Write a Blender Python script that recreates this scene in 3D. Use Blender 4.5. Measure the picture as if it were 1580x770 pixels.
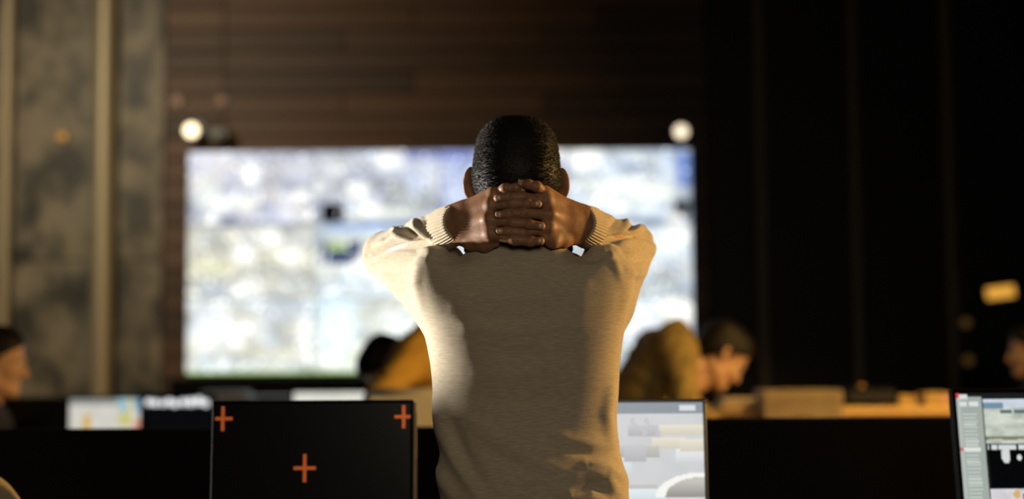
import bpy, math, random
import numpy as np
from mathutils import Matrix, Vector

random.seed(7)
rng = np.random.default_rng(7)
scene = bpy.context.scene
COL = scene.collection
for o in list(bpy.data.objects):
    bpy.data.objects.remove(o)

# ------------------------------------------------------------------ camera
CAM = np.array([0.0, 0.0, 1.32])
FPX = 50.0 / 36.0 * 1580.0
PITCH, ROLL = math.radians(4.0), -0.006
RM = Matrix.Rotation(math.radians(90) + PITCH, 3, 'X') @ Matrix.Rotation(ROLL, 3, 'Z')
RN = np.array(RM)
cd = bpy.data.cameras.new('camera')
cam = bpy.data.objects.new('camera', cd)
COL.objects.link(cam)
cam.matrix_world = Matrix.Translation(CAM) @ RM.to_4x4()
cd.lens, cd.sensor_width = 50.0, 36.0
cd.dof.use_dof = True
cd.dof.focus_distance = 2.50
cd.dof.aperture_fstop = 1.4
cd.clip_end = 100
scene.camera = cam

# ------------------------------------------------------------------ world, lights, exposure
world = bpy.data.worlds.new('world')
scene.world = world
world.use_nodes = True
world.node_tree.nodes['Background'].inputs[0].default_value = (0.5, 0.5, 0.55, 1)
world.node_tree.nodes['Background'].inputs[1].default_value = 0.01
vs = scene.view_settings
vs.view_transform = 'Standard'
vs.look = 'None'
vs.gamma = 1.0
vs.exposure = 0.0
vs.use_curve_mapping = False


def area_light(name, loc, target, size, power, color, spread=180):
    l = bpy.data.lights.new(name, 'AREA')
    l.shape = 'DISK'
    l.size = size
    l.energy = power
    l.color = color
    l.spread = math.radians(spread)
    o = bpy.data.objects.new(name, l)
    COL.objects.link(o)
    o.location = loc
    o.rotation_euler = (Vector(target) - Vector(loc)).to_track_quat('-Z', 'Y').to_euler()
    return o


area_light('warm_side_lamp', (3.3, 3.4, 1.9), (0.2, 3.1, 1.25), 0.22, 112, (1.0, 0.58, 0.18), 150)
area_light('pale_side_lamp', (-3.2, 3.7, 1.2), (0.0, 2.6, 1.3), 0.22, 16, (1.0, 0.94, 0.83), 36)
area_light('rear_fill_light', (0.4, -2.6, 2.3), (0.0, 2.6, 1.3), 1.2, 6.3, (1.0, 0.86, 0.66), 70)  # unseen fill light added behind the camera
area_light('wall_wash_lamp', (-2.8, 4.6, 4.0), (-3.0, 9.0, 2.3), 0.6, 24, (1.0, 0.84, 0.58), 80)
area_light('warm_desk_lamp', (2.1, 4.0, 3.2), (1.7, 5.7, 1.1), 0.3, 13, (1.0, 0.60, 0.18), 60)

# ------------------------------------------------------------------ helpers: camera rays (to measure places), objects


def W(px, py, Y):
    d = RN @ np.array([(px - 790.0) / FPX, (385.0 - py) / FPX, -1.0])
    return CAM + d * (Y / d[1])


def project(V):
    q = (V - CAM) @ RN
    return 790 + FPX * q[:, 0] / -q[:, 2], 385 - FPX * q[:, 1] / -q[:, 2]


def tag(o, label=None, cat=None, group=None, kind=None):
    if label: o['label'] = label
    if cat: o['category'] = cat
    if group: o['group'] = group
    if kind: o['kind'] = kind
    return o


def empty(name, loc=(0, 0, 0), rz=0.0):
    o = bpy.data.objects.new(name, None)
    COL.objects.link(o)
    o.location = loc
    o.rotation_euler = (0, 0, rz)
    o.empty_display_size = 0.1
    return o


def link(name, me, mat, parent=None):
    o = bpy.data.objects.new(name, me)
    COL.objects.link(o)
    if mat is not None and len(me.materials) == 0:
        me.materials.append(mat)
    if parent is not None:
        o.parent = parent
    return o


def mesh_from(name, V, F, smooth=True):
    """V (n,3); F (m,4) quads or list of faces"""
    me = bpy.data.meshes.new(name)
    V = np.asarray(V, dtype=np.float32)
    if isinstance(F, np.ndarray):
        n, k = F.shape
        me.vertices.add(len(V))
        me.vertices.foreach_set('co', V.ravel())
        me.loops.add(n * k)
        me.loops.foreach_set('vertex_index', F.astype(np.int32).ravel())
        me.polygons.add(n)
        me.polygons.foreach_set('loop_start', np.arange(0, n * k, k, dtype=np.int32))
        me.polygons.foreach_set('loop_total', np.full(n, k, dtype=np.int32))
        me.update(calc_edges=True)
        me.validate()
    else:
        me.from_pydata([tuple(map(float, v)) for v in V], [], [tuple(f) for f in F])
        me.update()
    if smooth:
        me.polygons.foreach_set('use_smooth', np.ones(len(me.polygons), dtype=bool))
    return me


class MB:
    """collects boxes, tubes, lathes into one mesh"""

    def __init__(s):
        s.v, s.f = [], []

    def raw(s, v, f):
        o = len(s.v)
        s.v += [tuple(p) for p in v]
        s.f += [tuple(i + o for i in q) for q in f]
        return s

    def box(s, c, d, b=0.0, M=None):
        """box with chamfered edges: centre, full dimensions, bevel"""
        hx, hy, hz = d[0] / 2, d[1] / 2, d[2] / 2
        b = min(b, hx * .9, hy * .9, hz * .9)
        if b <= 0:
            v = [(x, y, z) for x in (-hx, hx) for y in (-hy, hy) for z in (-hz, hz)]
            f = [(0, 1, 3, 2), (4, 6, 7, 5), (0, 4, 5, 1), (2, 3, 7, 6), (0, 2, 6, 4), (1, 5, 7, 3)]
        else:
            v, f, ix = [], [], {}
            for sx in (-1, 1):
                for sy in (-1, 1):
                    for sz in (-1, 1):
                        for ax in range(3):
                            p = [sx * (hx - b), sy * (hy - b), sz * (hz - b)]
                            p[ax] = (sx * hx, sy * hy, sz * hz)[ax]
                            ix[(sx, sy, sz, ax)] = len(v)
                            v.append(tuple(p))
            for ax in range(3):
                a1, a2 = (ax + 1) % 3, (ax + 2) % 3
                for sg in (-1, 1):
                    q = []
                    for (s1, s2) in ((-1, -1), (1, -1), (1, 1), (-1, 1)):
                        k = [0, 0, 0]; k[ax] = sg; k[a1] = s1; k[a2] = s2
                        q.append(ix[(k[0], k[1], k[2], ax)])
                    f.append(tuple(q if sg > 0 else q[::-1]))
                for s1 in (-1, 1):
                    for s2 in (-1, 1):
                        q = []
                        for (sa, which) in ((-1, a1), (1, a1), (1, a2), (-1, a2)):
                            k = [0, 0, 0]; k[ax] = sa; k[a1] = s1; k[a2] = s2
                            q.append(ix[(k[0], k[1], k[2], which)])
                        f.append(tuple(q if s1 * s2 < 0 else q[::-1]))
            for sx in (-1, 1):
                for sy in (-1, 1):
                    for sz in (-1, 1):
                        q = [ix[(sx, sy, sz, a)] for a in range(3)]
                        f.append(tuple(q if sx * sy * sz > 0 else q[::-1]))
        c = Vector(c)
        v = [(M @ Vector(p) if M is not None else Vector(p)) + c for p in v]
        return s.raw(v, f)

    def tube(s, pts, rads, n=12, cap=True):
        pts = [Vector(p) for p in pts]
        if not hasattr(rads, '__len__'): rads = [rads] * len(pts)
        rings = []
        for i, p in enumerate(pts):
            a, b = pts[max(i - 1, 0)], pts[min(i + 1, len(pts) - 1)]
            t = (b - a).normalized()
            u = t.cross(Vector((0, 0, 1)) if abs(t.z) < .95 else Vector((0, 1, 0))).normalized()
            w = t.cross(u)
            rings.append([p + rads[i] * (u * math.cos(2 * math.pi * k / n) + w * math.sin(2 * math.pi * k / n)) for k in range(n)])
        v = [q for r in rings for q in r]
        f = []
        for i in range(len(pts) - 1):
            for k in range(n):
                k2 = (k + 1) % n
                f.append((i * n + k, i * n + k2, (i + 1) * n + k2, (i + 1) * n + k))
        if cap:
            f.append(tuple(range(n))[::-1])
            f.append(tuple((len(pts) - 1) * n + k for k in range(n)))
        return s.raw(v, f)

    def build(s, name, mat, parent=None, smooth=False):
        me = bpy.data.meshes.new(name)
        me.from_pydata([tuple(p) for p in s.v], [], s.f)
        me.update()
        if smooth:
            me.polygons.foreach_set('use_smooth', [True] * len(me.polygons))
            me.set_sharp_from_angle(angle=math.radians(40))
        return link(name, me, mat, parent)


# ------------------------------------------------------------------ materials


def material(name, color, rough=0.6, metal=0.0, noise=None, bump=None, emis=None, spec=0.5, sss=0.0, rnd=0.0, sheen=0.0):
    """noise=(scale xyz, detail, amount, second colour); bump=(scale xyz, strength, distance)"""
    m = bpy.data.materials.new(name)
    m.use_nodes = True
    nt = m.node_tree
    p = nt.nodes['Principled BSDF']
    p.inputs['Base Color'].default_value = (*color, 1)
    p.inputs['Roughness'].default_value = rough
    p.inputs['Metallic'].default_value = metal
    p.inputs['Specular IOR Level'].default_value = spec
    if sss:
        p.inputs['Subsurface Weight'].default_value = sss
        p.inputs['Subsurface Radius'].default_value = (0.012, 0.005, 0.003)
        p.inputs['Subsurface Scale'].default_value = 1.0
    if sheen:
        p.inputs['Sheen Weight'].default_value = sheen
        p.inputs['Sheen Roughness'].default_value = 0.5
    tc = nt.nodes.new('ShaderNodeTexCoord')

    def tex(scale, detail):
        mp = nt.nodes.new('ShaderNodeMapping')
        mp.inputs['Scale'].default_value = scale
        nt.links.new(tc.outputs['Object'], mp.inputs['Vector'])
        n = nt.nodes.new('ShaderNodeTexNoise')
        n.inputs['Scale'].default_value = 1.0
        n.inputs['Detail'].default_value = detail
        nt.links.new(mp.outputs['Vector'], n.inputs['Vector'])
        return n
    last = None
    if noise:
        n = tex(noise[0], noise[1])
        r = nt.nodes.new('ShaderNodeValToRGB')
        r.color_ramp.elements[0].position = 0.5 - noise[2] / 2
        r.color_ramp.elements[1].position = 0.5 + noise[2] / 2
        r.color_ramp.elements[0].color = (*color, 1)
        r.color_ramp.elements[1].color = (*noise[3], 1)
        nt.links.new(n.outputs['Fac'], r.inputs['Fac'])
        last = r.outputs['Color']
    if rnd:
        oi = nt.nodes.new('ShaderNodeObjectInfo')
        mr = nt.nodes.new('ShaderNodeMapRange')
        mr.inputs['To Min'].default_value = 1 - rnd
        mr.inputs['To Max'].default_value = 1 + rnd
        nt.links.new(oi.outputs['Random'], mr.inputs['Value'])
        hs = nt.nodes.new('ShaderNodeHueSaturation')
        nt.links.new(mr.outputs['Result'], hs.inputs['Value'])
        if last is not None: nt.links.new(last, hs.inputs['Color'])
        else: hs.inputs['Color'].default_value = (*color, 1)
        last = hs.outputs['Color']
    if last is not None:
        nt.links.new(last, p.inputs['Base Color'])
    if bump:
        n = tex(bump[0], 3.0)
        b = nt.nodes.new('ShaderNodeBump')
        b.inputs['Strength'].default_value = bump[1]
        b.inputs['Distance'].default_value = bump[2]
        nt.links.new(n.outputs['Fac'], b.inputs['Height'])
        nt.links.new(b.outputs['Normal'], p.inputs['Normal'])
    if emis:
        p.inputs['Emission Color'].default_value = (*emis[0], 1)
        p.inputs['Emission Strength'].default_value = emis[1]
    return m


def screen_material(name, strength, rough=0.25):
    m = bpy.data.materials.new(name)
    m.use_nodes = True
    nt = m.node_tree
    p = nt.nodes['Principled BSDF']
    p.inputs['Base Color'].default_value = (0.003, 0.003, 0.0035, 1)
    p.inputs['Specular IOR Level'].default_value = 0.15
    p.inputs['Roughness'].default_value = rough
    a = nt.nodes.new('ShaderNodeAttribute')
    a.attribute_name = 'picture'
    nt.links.new(a.outputs['Color'], p.inputs['Emission Color'])
    p.inputs['Emission Strength'].default_value = strength
    return m


M = {}
M['sweater'] = material('beige_knit', (0.375, 0.315, 0.228), 0.95, noise=((60, 60, 520), 5, 0.5, (0.53, 0.45, 0.335)),
                        bump=((500, 500, 1000), 0.35, 0.0012), spec=0.15, sheen=0.25)
M['rib'] = material('beige_rib', (0.42, 0.35, 0.25), 0.95, noise=((300, 300, 300), 3, 0.6, (0.53, 0.45, 0.33)), spec=0.15, sheen=0.25)
M['skin'] = material('brown_skin', (0.235, 0.112, 0.056), 0.5, noise=((60, 60, 60), 5, 0.5, (0.37, 0.195, 0.110)),
                     bump=((420, 420, 420), 0.25, 0.0015), spec=0.35, sss=0.12)
M['fair_skin'] = material('fair_skin', (0.46, 0.26, 0.15), 0.5, noise=((50, 50, 50), 4, 0.5, (0.55, 0.33, 0.2)), sss=0.1)
M['nail'] = material('nail', (0.52, 0.31, 0.21), 0.32)
M['hair'] = material('black_hair', (0.007, 0.0055, 0.005), 0.55, spec=0.2)
M['eye'] = material('eye', (0.6, 0.57, 0.52), 0.15)
M['trousers'] = material('dark_trousers', (0.02, 0.022, 0.028), 0.9)
M['shoe'] = material('black_leather', (0.012, 0.012, 0.012), 0.4)
M['black'] = material('black_panel', (0.0032, 0.0034, 0.0048), 0.75, spec=0.06)
M['plastic'] = material('black_plastic', (0.008, 0.008, 0.009), 0.35)
M['grey_plastic'] = material('dark_grey_plastic', (0.03, 0.03, 0.032), 0.35)
M['desk'] = material('dark_desk', (0.012, 0.011, 0.010), 0.45)
M['wood'] = material('walnut_plank', (0.070, 0.034, 0.017), 0.55, noise=((1.2, 30, 30), 6, 0.5, (0.13, 0.066, 0.033)), rnd=0.5)
M['wood_back'] = material('dark_wood_backing', (0.010, 0.006, 0.004), 0.8)
M['stone'] = material('dark_marble', (0.026, 0.025, 0.020), 0.5, noise=((5.5, 5.5, 4.0), 8, 0.22, (0.20, 0.17, 0.12)), rnd=0.1)
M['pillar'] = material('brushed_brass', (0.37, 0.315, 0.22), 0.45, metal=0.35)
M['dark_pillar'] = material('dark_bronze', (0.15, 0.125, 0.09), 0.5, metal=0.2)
M['dark_wall'] = material('black_cladding', (0.0045, 0.0045, 0.005), 0.6)
M['plaster'] = material('dark_plaster', (0.02, 0.018, 0.016), 0.9)
M['floor'] = material('dark_carpet', (0.015, 0.014, 0.013), 0.95, noise=((30, 30, 30), 4, 0.5, (0.024, 0.022, 0.02)))
M['ceiling'] = material('dark_ceiling', (0.02, 0.02, 0.02), 0.9)
M['oak'] = material('honey_oak', (0.46, 0.30, 0.11), 0.55, noise=((3, 40, 40), 4, 0.5, (0.58, 0.40, 0.16)))
M['card'] = material('tan_card', (0.27, 0.205, 0.12), 0.7, noise=((6, 6, 6), 4, 0.6, (0.13, 0.10, 0.065)))
M['card2'] = material('yellow_card', (0.32, 0.21, 0.06), 0.7)
M['pink'] = material('pinkish_paper', (0.5, 0.28, 0.25), 0.7)
M['paper'] = material('cream_paper', (0.62, 0.52, 0.34), 0.8)
M['white'] = material('white_plastic', (0.72, 0.70, 0.66), 0.5)
M['cream'] = material('cream_fabric', (0.85, 0.82, 0.74), 0.85)
M['chair'] = material('black_fabric', (0.012, 0.012, 0.013), 0.9)
M['steel'] = material('grey_steel', (0.25, 0.25, 0.25), 0.35, metal=0.9)
M['plus'] = material('orange_mark', (0.5, 0.09, 0.02), 0.6, emis=((1.0, 0.20, 0.03), 0.22))
M['lamp_glow'] = material('warm_white_lens', (0.8, 0.7, 0.5), 0.4, emis=((1.0, 0.80, 0.50), 3.2))
M['lamp_dim'] = material('dimmer_white_lens', (0.8, 0.7, 0.5), 0.4, emis=((1.0, 0.84, 0.60), 1.6))
M['amber'] = material('amber_lens', (0.8, 0.4, 0.05), 0.4, emis=((1.0, 0.48, 0.07), 0.85))
M['amber_dim'] = material('dim_amber_lens', (0.3, 0.15, 0.03), 0.4, emis=((1.0, 0.55, 0.12), 0.05))
M['amber_reflection'] = material('amber_reflection_glow', (0.3, 0.15, 0.03), 0.4, emis=((1.0, 0.50, 0.10), 0.35))  # glow painted for a lamp's reflection on the marble
M['rose_reflection'] = material('rose_reflection_glow', (0.3, 0.15, 0.1), 0.4, emis=((1.0, 0.50, 0.30), 0.11))  # glow painted for faint reflections on the wall
M['olive'] = material('olive_jacket', (0.36, 0.25, 0.07), 0.85, noise=((9, 9, 9), 4, 0.4, (0.20, 0.15, 0.05)))
M['yellow'] = material('mustard_jacket', (0.62, 0.37, 0.06), 0.8)
M['beige_shirt'] = material('beige_shirt', (0.38, 0.31, 0.2), 0.9)
M['dark_shirt'] = material('dark_shirt', (0.012, 0.012, 0.014), 0.9)
M['scr'] = screen_material('lit_screen', 1.0)

# ------------------------------------------------------------------ room
YB = 9.0
ZC = 4.2


def slab(name, c, d, mat):
    o = MB().box(c, d).build(name, mat)
    return tag(o, kind='structure')


slab('floor', (0, 3.0, -0.05), (9.6, 12.6, 0.10), M['floor'])
slab('ceiling', (0, 3.0, ZC + 0.05), (9.6, 12.6, 0.10), M['ceiling'])
slab('wall_left', (-4.75, 3.0, ZC / 2), (0.10, 12.4, ZC), M['plaster'])
slab('wall_right', (4.75, 3.0, ZC / 2), (0.10, 12.4, ZC), M['dark_wall'])
slab('wall_front', (0, -3.25, ZC / 2), (9.6, 0.10, ZC), M['plaster'])
wall_back = slab('wall_back', (0, YB + 0.10, ZC / 2), (9.4, 0.10, ZC), M['wood_back'])
# wood planks of the back wall
xl, xr = W(252, 300, YB)[0], W(1092, 300, YB)[0]
ph = 0.14
meshes = {}
zz, row = 0.02, 0
while zz < ZC - 0.02:
    h = min(ph, ZC - zz)
    x = xl
    cuts = sorted([xl + (xr - xl) * c for c in ((0.11, 0.46, 0.80), (0.11, 0.62), (0.11, 0.33, 0.70))[row % 3]]) + [xr]
    for c in cuts:
        w = c - x
        key = (round(w, 3), round(h, 3))
        if key not in meshes:
            meshes[key] = MB().box((0, 0, 0), (w - 0.005, 0.03, h - 0.007), 0.003).build('plank', M['wood'])
            o = meshes[key]
        else:
            o = meshes[key].copy(); COL.objects.link(o)
        o.location = (x + w / 2, YB + 0.035 + random.uniform(-.003, .003), zz + h / 2)
        o.parent = wall_back
        x = c
    zz += h
    row += 1
# stone panels to the left, black cladding panels to the right
sx = [-4.68, W(-70, 300, YB)[0], W(10, 300, YB)[0], W(150, 300, YB)[0], xl]
for a, b in zip(sx[:-1], sx[1:]):
    for z0, z1 in ((0.0, 1.9), (1.9, ZC)):
        o = MB().box(((a + b) / 2, YB + 0.03, (z0 + z1) / 2), (b - a - 0.006, 0.04, z1 - z0 - 0.006), 0.004).build('stone_panel', M['stone'], wall_back)
rx = [xr, W(1175, 300, YB)[0], W(1320, 300, YB)[0], W(1465, 300, YB)[0], W(1610, 300, YB)[0], 4.68]
for i, (a, b) in enumerate(zip(rx[:-1], rx[1:])):
    o = MB().box(((a + b) / 2, YB + 0.03, ZC / 2), (b - a - 0.01, 0.04, ZC - 0.02), 0.004).build('cladding_panel', M['dark_wall'], wall_back)
# pillars
n = 0
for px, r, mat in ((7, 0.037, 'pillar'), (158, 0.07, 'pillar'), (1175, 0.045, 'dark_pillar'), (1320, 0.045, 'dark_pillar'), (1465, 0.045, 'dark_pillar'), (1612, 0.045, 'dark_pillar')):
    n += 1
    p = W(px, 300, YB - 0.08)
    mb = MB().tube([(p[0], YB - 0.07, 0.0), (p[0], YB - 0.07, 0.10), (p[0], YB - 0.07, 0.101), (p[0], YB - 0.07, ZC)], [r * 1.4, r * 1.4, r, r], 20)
    tag(mb.build('trim_or_shade_%d' % n, M[mat], None, True), 'tall round metal pillar against the back wall', kind='structure')
# dark strip put in as the shaded left edge of the second pillar
p = W(143, 300, YB - 0.05)
tag(MB().box((p[0], YB - 0.01, ZC / 2), (0.03, 0.04, ZC)).build('trim_or_shade_%d' % (n + 1), M['dark_wall']), kind='structure')

# ------------------------------------------------------------------ implicit surfaces (smooth blends meshed by surface nets)


class Field:
    def __init__(s, lo, hi, h):
        s.lo = np.asarray(lo, float); s.h = h
        s.n = np.ceil((np.asarray(hi, float) - s.lo) / h).astype(int) + 1
        s.ax = [(s.lo[i] + h * np.arange(s.n[i])).astype(np.float32) for i in range(3)]
        s.d = np.full(s.n, 0.5, np.float32)

    def grids(s, sl=None):
        sl = sl or (slice(None),) * 3
        return s.ax[0][sl[0]][:, None, None], s.ax[1][sl[1]][None, :, None], s.ax[2][sl[2]][None, None, :]

    def put(s, fn, lo, hi, k=0.01, op='u'):
        pad = k + 3 * s.h + 0.006
        i0 = np.clip(np.floor((np.asarray(lo) - pad - s.lo) / s.h).astype(int), 0, s.n)
        i1 = np.clip(np.ceil((np.asarray(hi) + pad - s.lo) / s.h).astype(int) + 1, 0, s.n)
        if np.any(i1 <= i0): return
        sl = tuple(slice(a, b) for a, b in zip(i0, i1))
        b = fn(*s.grids(sl)).astype(np.float32)
        a = s.d[sl]
        if op == 'u':
            hh = np.maximum(k - np.abs(a - b), 0)
            s.d[sl] = np.minimum(a, b) - hh * hh / (4 * k)
        else:
            b = -b
            hh = np.maximum(k - np.abs(a - b), 0)
            s.d[sl] = np.maximum(a, b) + hh * hh / (4 * k)

    def cone(s, a, b, ra, rb, k=0.01, op='u'):
        a = np.asarray(a, float); b = np.asarray(b, float)
        v = b - a; L = max(float(v @ v), 1e-9)

        def fn(x, y, z):
            t = np.clip(((x - a[0]) * v[0] + (y - a[1]) * v[1] + (z - a[2]) * v[2]) / L, 0, 1)
            return np.sqrt((x - a[0] - t * v[0]) ** 2 + (y - a[1] - t * v[1]) ** 2 + (z - a[2] - t * v[2]) ** 2) - (ra + (rb - ra) * t)
        r = max(ra, rb)
        s.put(fn, np.minimum(a, b) - r, np.maximum(a, b) + r, k, op)

    def chain(s, pts, rads, k=0.01):
        for i in range(len(pts) - 1):
            s.cone(pts[i], pts[i + 1], rads[i], rads[i + 1], k)

    def ell(s, c, r, k=0.01, op='u', R=None, p=2.0):
        c = np.asarray(c, float); r = np.asarray(r, float)

        def fn(x, y, z):
            X, Y, Z = x - c[0], y - c[1], z - c[2]
            if R is not None:
                X, Y, Z = (R[0][0] * X + R[1][0] * Y + R[2][0] * Z, R[0][1] * X + R[1][1] * Y + R[2][1] * Z, R[0][2] * X + R[1][2] * Y + R[2][2] * Z)
            if p != 2.0:
                q = (np.abs(X / r[0]) ** p + np.abs(Y / r[1]) ** p + np.abs(Z / r[2]) ** p) ** (1 / p)
                return (q - 1) * r.min()
            k0 = np.sqrt((X / r[0]) ** 2 + (Y / r[1]) ** 2 + (Z / r[2]) ** 2)
            k1 = np.sqrt((X / r[0] ** 2) ** 2 + (Y / r[1] ** 2) ** 2 + (Z / r[2] ** 2) ** 2)
            return k0 * (k0 - 1) / np.maximum(k1, 1e-6)
        m = r.max() if R is not None else r
        s.put(fn, c - m, c + m, k, op)

    def mesh(s):
        d = s.d
        ins = d < 0
        c = ins[:-1, :-1, :-1].astype(np.int8)
        cnt = np.zeros(c.shape, np.int8)
        for i in (0, 1):
            for j in (0, 1):
                for k in (0, 1):
                    cnt += ins[i:i + c.shape[0], j:j + c.shape[1], k:k + c.shape[2]]
        act = (cnt > 0) & (cnt < 8)
        I, J, K = np.nonzero(act)
        vid = np.full(c.shape, -1, np.int32)
        vid[I, J, K] = np.arange(len(I), dtype=np.int32)
        corner = {}
        for i in (0, 1):
            for j in (0, 1):
                for k in (0, 1):
                    corner[(i, j, k)] = d[I + i, J + j, K + k]
        acc = np.zeros((len(I), 3)); num = np.zeros(len(I))
        for ax in range(3):
            for u in (0, 1):
                for v in (0, 1):
                    a = [0, 0, 0]; a[(ax + 1) % 3] = u; a[(ax + 2) % 3] = v
                    b = list(a); b[ax] = 1
                    da, db = corner[tuple(a)], corner[tuple(b)]
                    m = (da < 0) != (db < 0)
                    t = np.where(m, da / np.where(m, da - db, 1), 0)
                    for q in range(3):
                        acc[:, q] += np.where(m, a[q] + (t if q == ax else 0), 0)
                    num += m
        V = (acc / num[:, None] + np.stack([I, J, K], 1)) * s.h + s.lo
        quads = []
        for ax in range(3):
            a1, a2 = (ax + 1) % 3, (ax + 2) % 3
            sl0 = [slice(None)] * 3; sl1 = [slice(None)] * 3
            sl0[ax] = slice(0, -1); sl1[ax] = slice(1, None)
            A, B = ins[tuple(sl0)], ins[tuple(sl1)]
            E = np.stack(np.nonzero(A != B), 1)
            E = E[(E[:, a1] > 0) & (E[:, a2] > 0) & (E[:, a1] < s.n[a1] - 1) & (E[:, a2] < s.n[a2] - 1)]
            def cell(o1, o2):
                e = E.copy(); e[:, a1] -= o1; e[:, a2] -= o2
                return vid[e[:, 0], e[:, 1], e[:, 2]]
            q = np.stack([cell(1, 1), cell(0, 1), cell(0, 0), cell(1, 0)], 1)
            flip = ~A[E[:, 0], E[:, 1], E[:, 2]]
            q[flip] = q[flip][:, ::-1]
            quads.append(q)
        F = np.concatenate(quads)
        F = F[(F >= 0).all(1)]
        return V, F


def normals(V, F):
    n = np.cross(V[F[:, 2]] - V[F[:, 0]], V[F[:, 3]] - V[F[:, 1]])
    N = np.zeros_like(V)
    for i in range(4):
        np.add.at(N, F[:, i], n)
    return N / np.maximum(np.linalg.norm(N, axis=1, keepdims=True), 1e-12)


def relax(V, F, it=2, lam=0.5):
    E = np.concatenate([F[:, [0, 1]], F[:, [1, 2]], F[:, [2, 3]], F[:, [3, 0]]])
    deg = np.bincount(E.ravel(), minlength=len(V)).astype(float)
    for _ in range(it):
        S = np.zeros_like(V)
        for c in range(3):
            S[:, c] = np.bincount(E[:, 0], V[E[:, 1], c], len(V)) + np.bincount(E[:, 1], V[E[:, 0], c], len(V))
        V = V + lam * (S / deg[:, None] - V)
    return V


def join(parts):
    Vs, Fs, o = [], [], 0
    for V, F in parts:
        Vs.append(V); Fs.append(F + o); o += len(V)
    return np.concatenate(Vs), np.concatenate(Fs)


def xform(VF, Mx, flip=False):
    V, F = VF
    Mx = np.array(Mx)
    return V @ Mx[:3, :3].T + Mx[:3, 3], (F[:, ::-1] if flip else F)


# ---- head template: origin between the ears, face towards +Y


def skull(f, e=0.0):
    f.ell((0, -0.006, 0.046), (0.0735 + e, 0.097 + e, 0.078 + e), 0.01, p=2.55)
    f.ell((0, -0.034, 0.006), (0.0685 + e, 0.064 + e, 0.066 + e), 0.03)


def head_mesh(h):
    f = Field((-0.125, -0.14, -0.20), (0.125, 0.15, 0.15), h)
    skull(f)
    f.ell((0, 0.035, -0.040), (0.060, 0.058, 0.070), 0.03)
    f.ell((0, 0.072, -0.092), (0.026, 0.022, 0.022), 0.03)
    for sx in (-1, 1):
        f.cone((sx * 0.058, 0.0, -0.06), (sx * 0.022, 0.07, -0.098), 0.016, 0.015, 0.03)
        f.ell((sx * 0.040, 0.066, -0.028), (0.020, 0.018, 0.016), 0.02)
        f.cone((sx * 0.012, 0.092, 0.022), (sx * 0.046, 0.074, 0.020), 0.010, 0.010, 0.012)
    f.ell((-0.032, 0.096, 0.002), (0.015, 0.011, 0.010), 0.012, 's')
    f.ell((0.032, 0.096, 0.002), (0.015, 0.011, 0.010), 0.012, 's')
    f.cone((0, 0.090, 0.012), (0, 0.111, -0.032), 0.0085, 0.0115, 0.012)
    for sx in (-1, 1):
        f.ell((sx * 0.012, 0.100, -0.036), (0.009, 0.011, 0.008), 0.008)
    f.cone((-0.020, 0.084, -0.062), (0.020, 0.084, -0.062), 0.0075, 0.0075, 0.008)
    f.cone((-0.017, 0.083, -0.073), (0.017, 0.083, -0.073), 0.008, 0.008, 0.006)
    f.cone((0, -0.012, -0.05), (0, -0.016, -0.15), 0.053, 0.054, 0.035)
    for sx in (-1, 1):  # ears
        R = np.array(Matrix.Rotation(sx * math.radians(38), 3, 'Z') @ Matrix.Rotation(sx * math.radians(-8), 3, 'Y'))
        f.ell((sx * 0.0845, -0.009, 0.008), (0.0075, 0.019, 0.029), 0.006, R=R)
        f.ell((sx * 0.080, -0.002, -0.020), (0.0065, 0.011, 0.014), 0.008, R=R)
        f.ell((sx * 0.090, 0.001, 0.006), (0.006, 0.010, 0.017), 0.005, 's', R=R)
    return f.mesh()


def hair_mesh(h, e, strands=0, length=0.005, seed=1, low=-0.072):
    f = Field((-0.115, -0.145, -0.12), (0.115, 0.13, 0.16), h)
    skull(f, e)
    x, y, z = f.grids()
    zl = np.interp(y.ravel(), [-0.12, -0.055, -0.025, 0.012, 0.03, 0.07, 0.10], [low, low + .01, -0.012, 0.004, 0.03, 0.055, 0.078])[None, :, None]
    cut = (zl - z) * 0.75
    k = 0.006
    hh = np.maximum(k - np.abs(f.d - cut), 0)
    f.d = (np.maximum(f.d, cut) + hh * hh / (4 * k)).astype(np.float32)
    V, F = f.mesh()
    r = np.random.default_rng(seed)
    N = normals(V, F)
    V = V + N * (r.random((len(V), 1)) - 0.5) * h * 0.25
    if strands:
        fi = r.integers(0, len(F), strands)
        w = r.random((strands, 2))
        A = V[F[fi]]
        P = (A[:, 0] * (1 - w[:, :1]) + A[:, 1] * w[:, :1]) * (1 - w[:, 1:]) + (A[:, 3] * (1 - w[:, :1]) + A[:, 2] * w[:, :1]) * w[:, 1:]
        n = N[F[fi, 0]]
        d = n * 0.75 + np.array([0, -0.25, -0.55]) * 0.6 + r.normal(0, 0.28, (strands, 3))
        d /= np.linalg.norm(d, axis=1, keepdims=True)
        t = np.cross(d, r.normal(0, 1, (strands, 3)))
        t /= np.linalg.norm(t, axis=1, keepdims=True)
        b = np.cross(d, t)
        rad = 0.00075
        L = length * (0.6 + 0.6 * r.random((strands, 1)))
        p0 = P - n * 0.001
        q = np.stack([p0 + t * rad, p0 - t * rad * .5 + b * rad * .87, p0 - t * rad * .5 - b * rad * .87, p0 + d * L], 1).reshape(-1, 3)
        i = np.arange(strands)[:, None] * 4
        Fs = np.concatenate([i + np.array([[0, 1, 3, 3]]), i + np.array([[1, 2, 3, 3]]), i + np.array([[2, 0, 3, 3]])])
        return (V, F), (q, Fs[:, :3])
    return V, F


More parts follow.
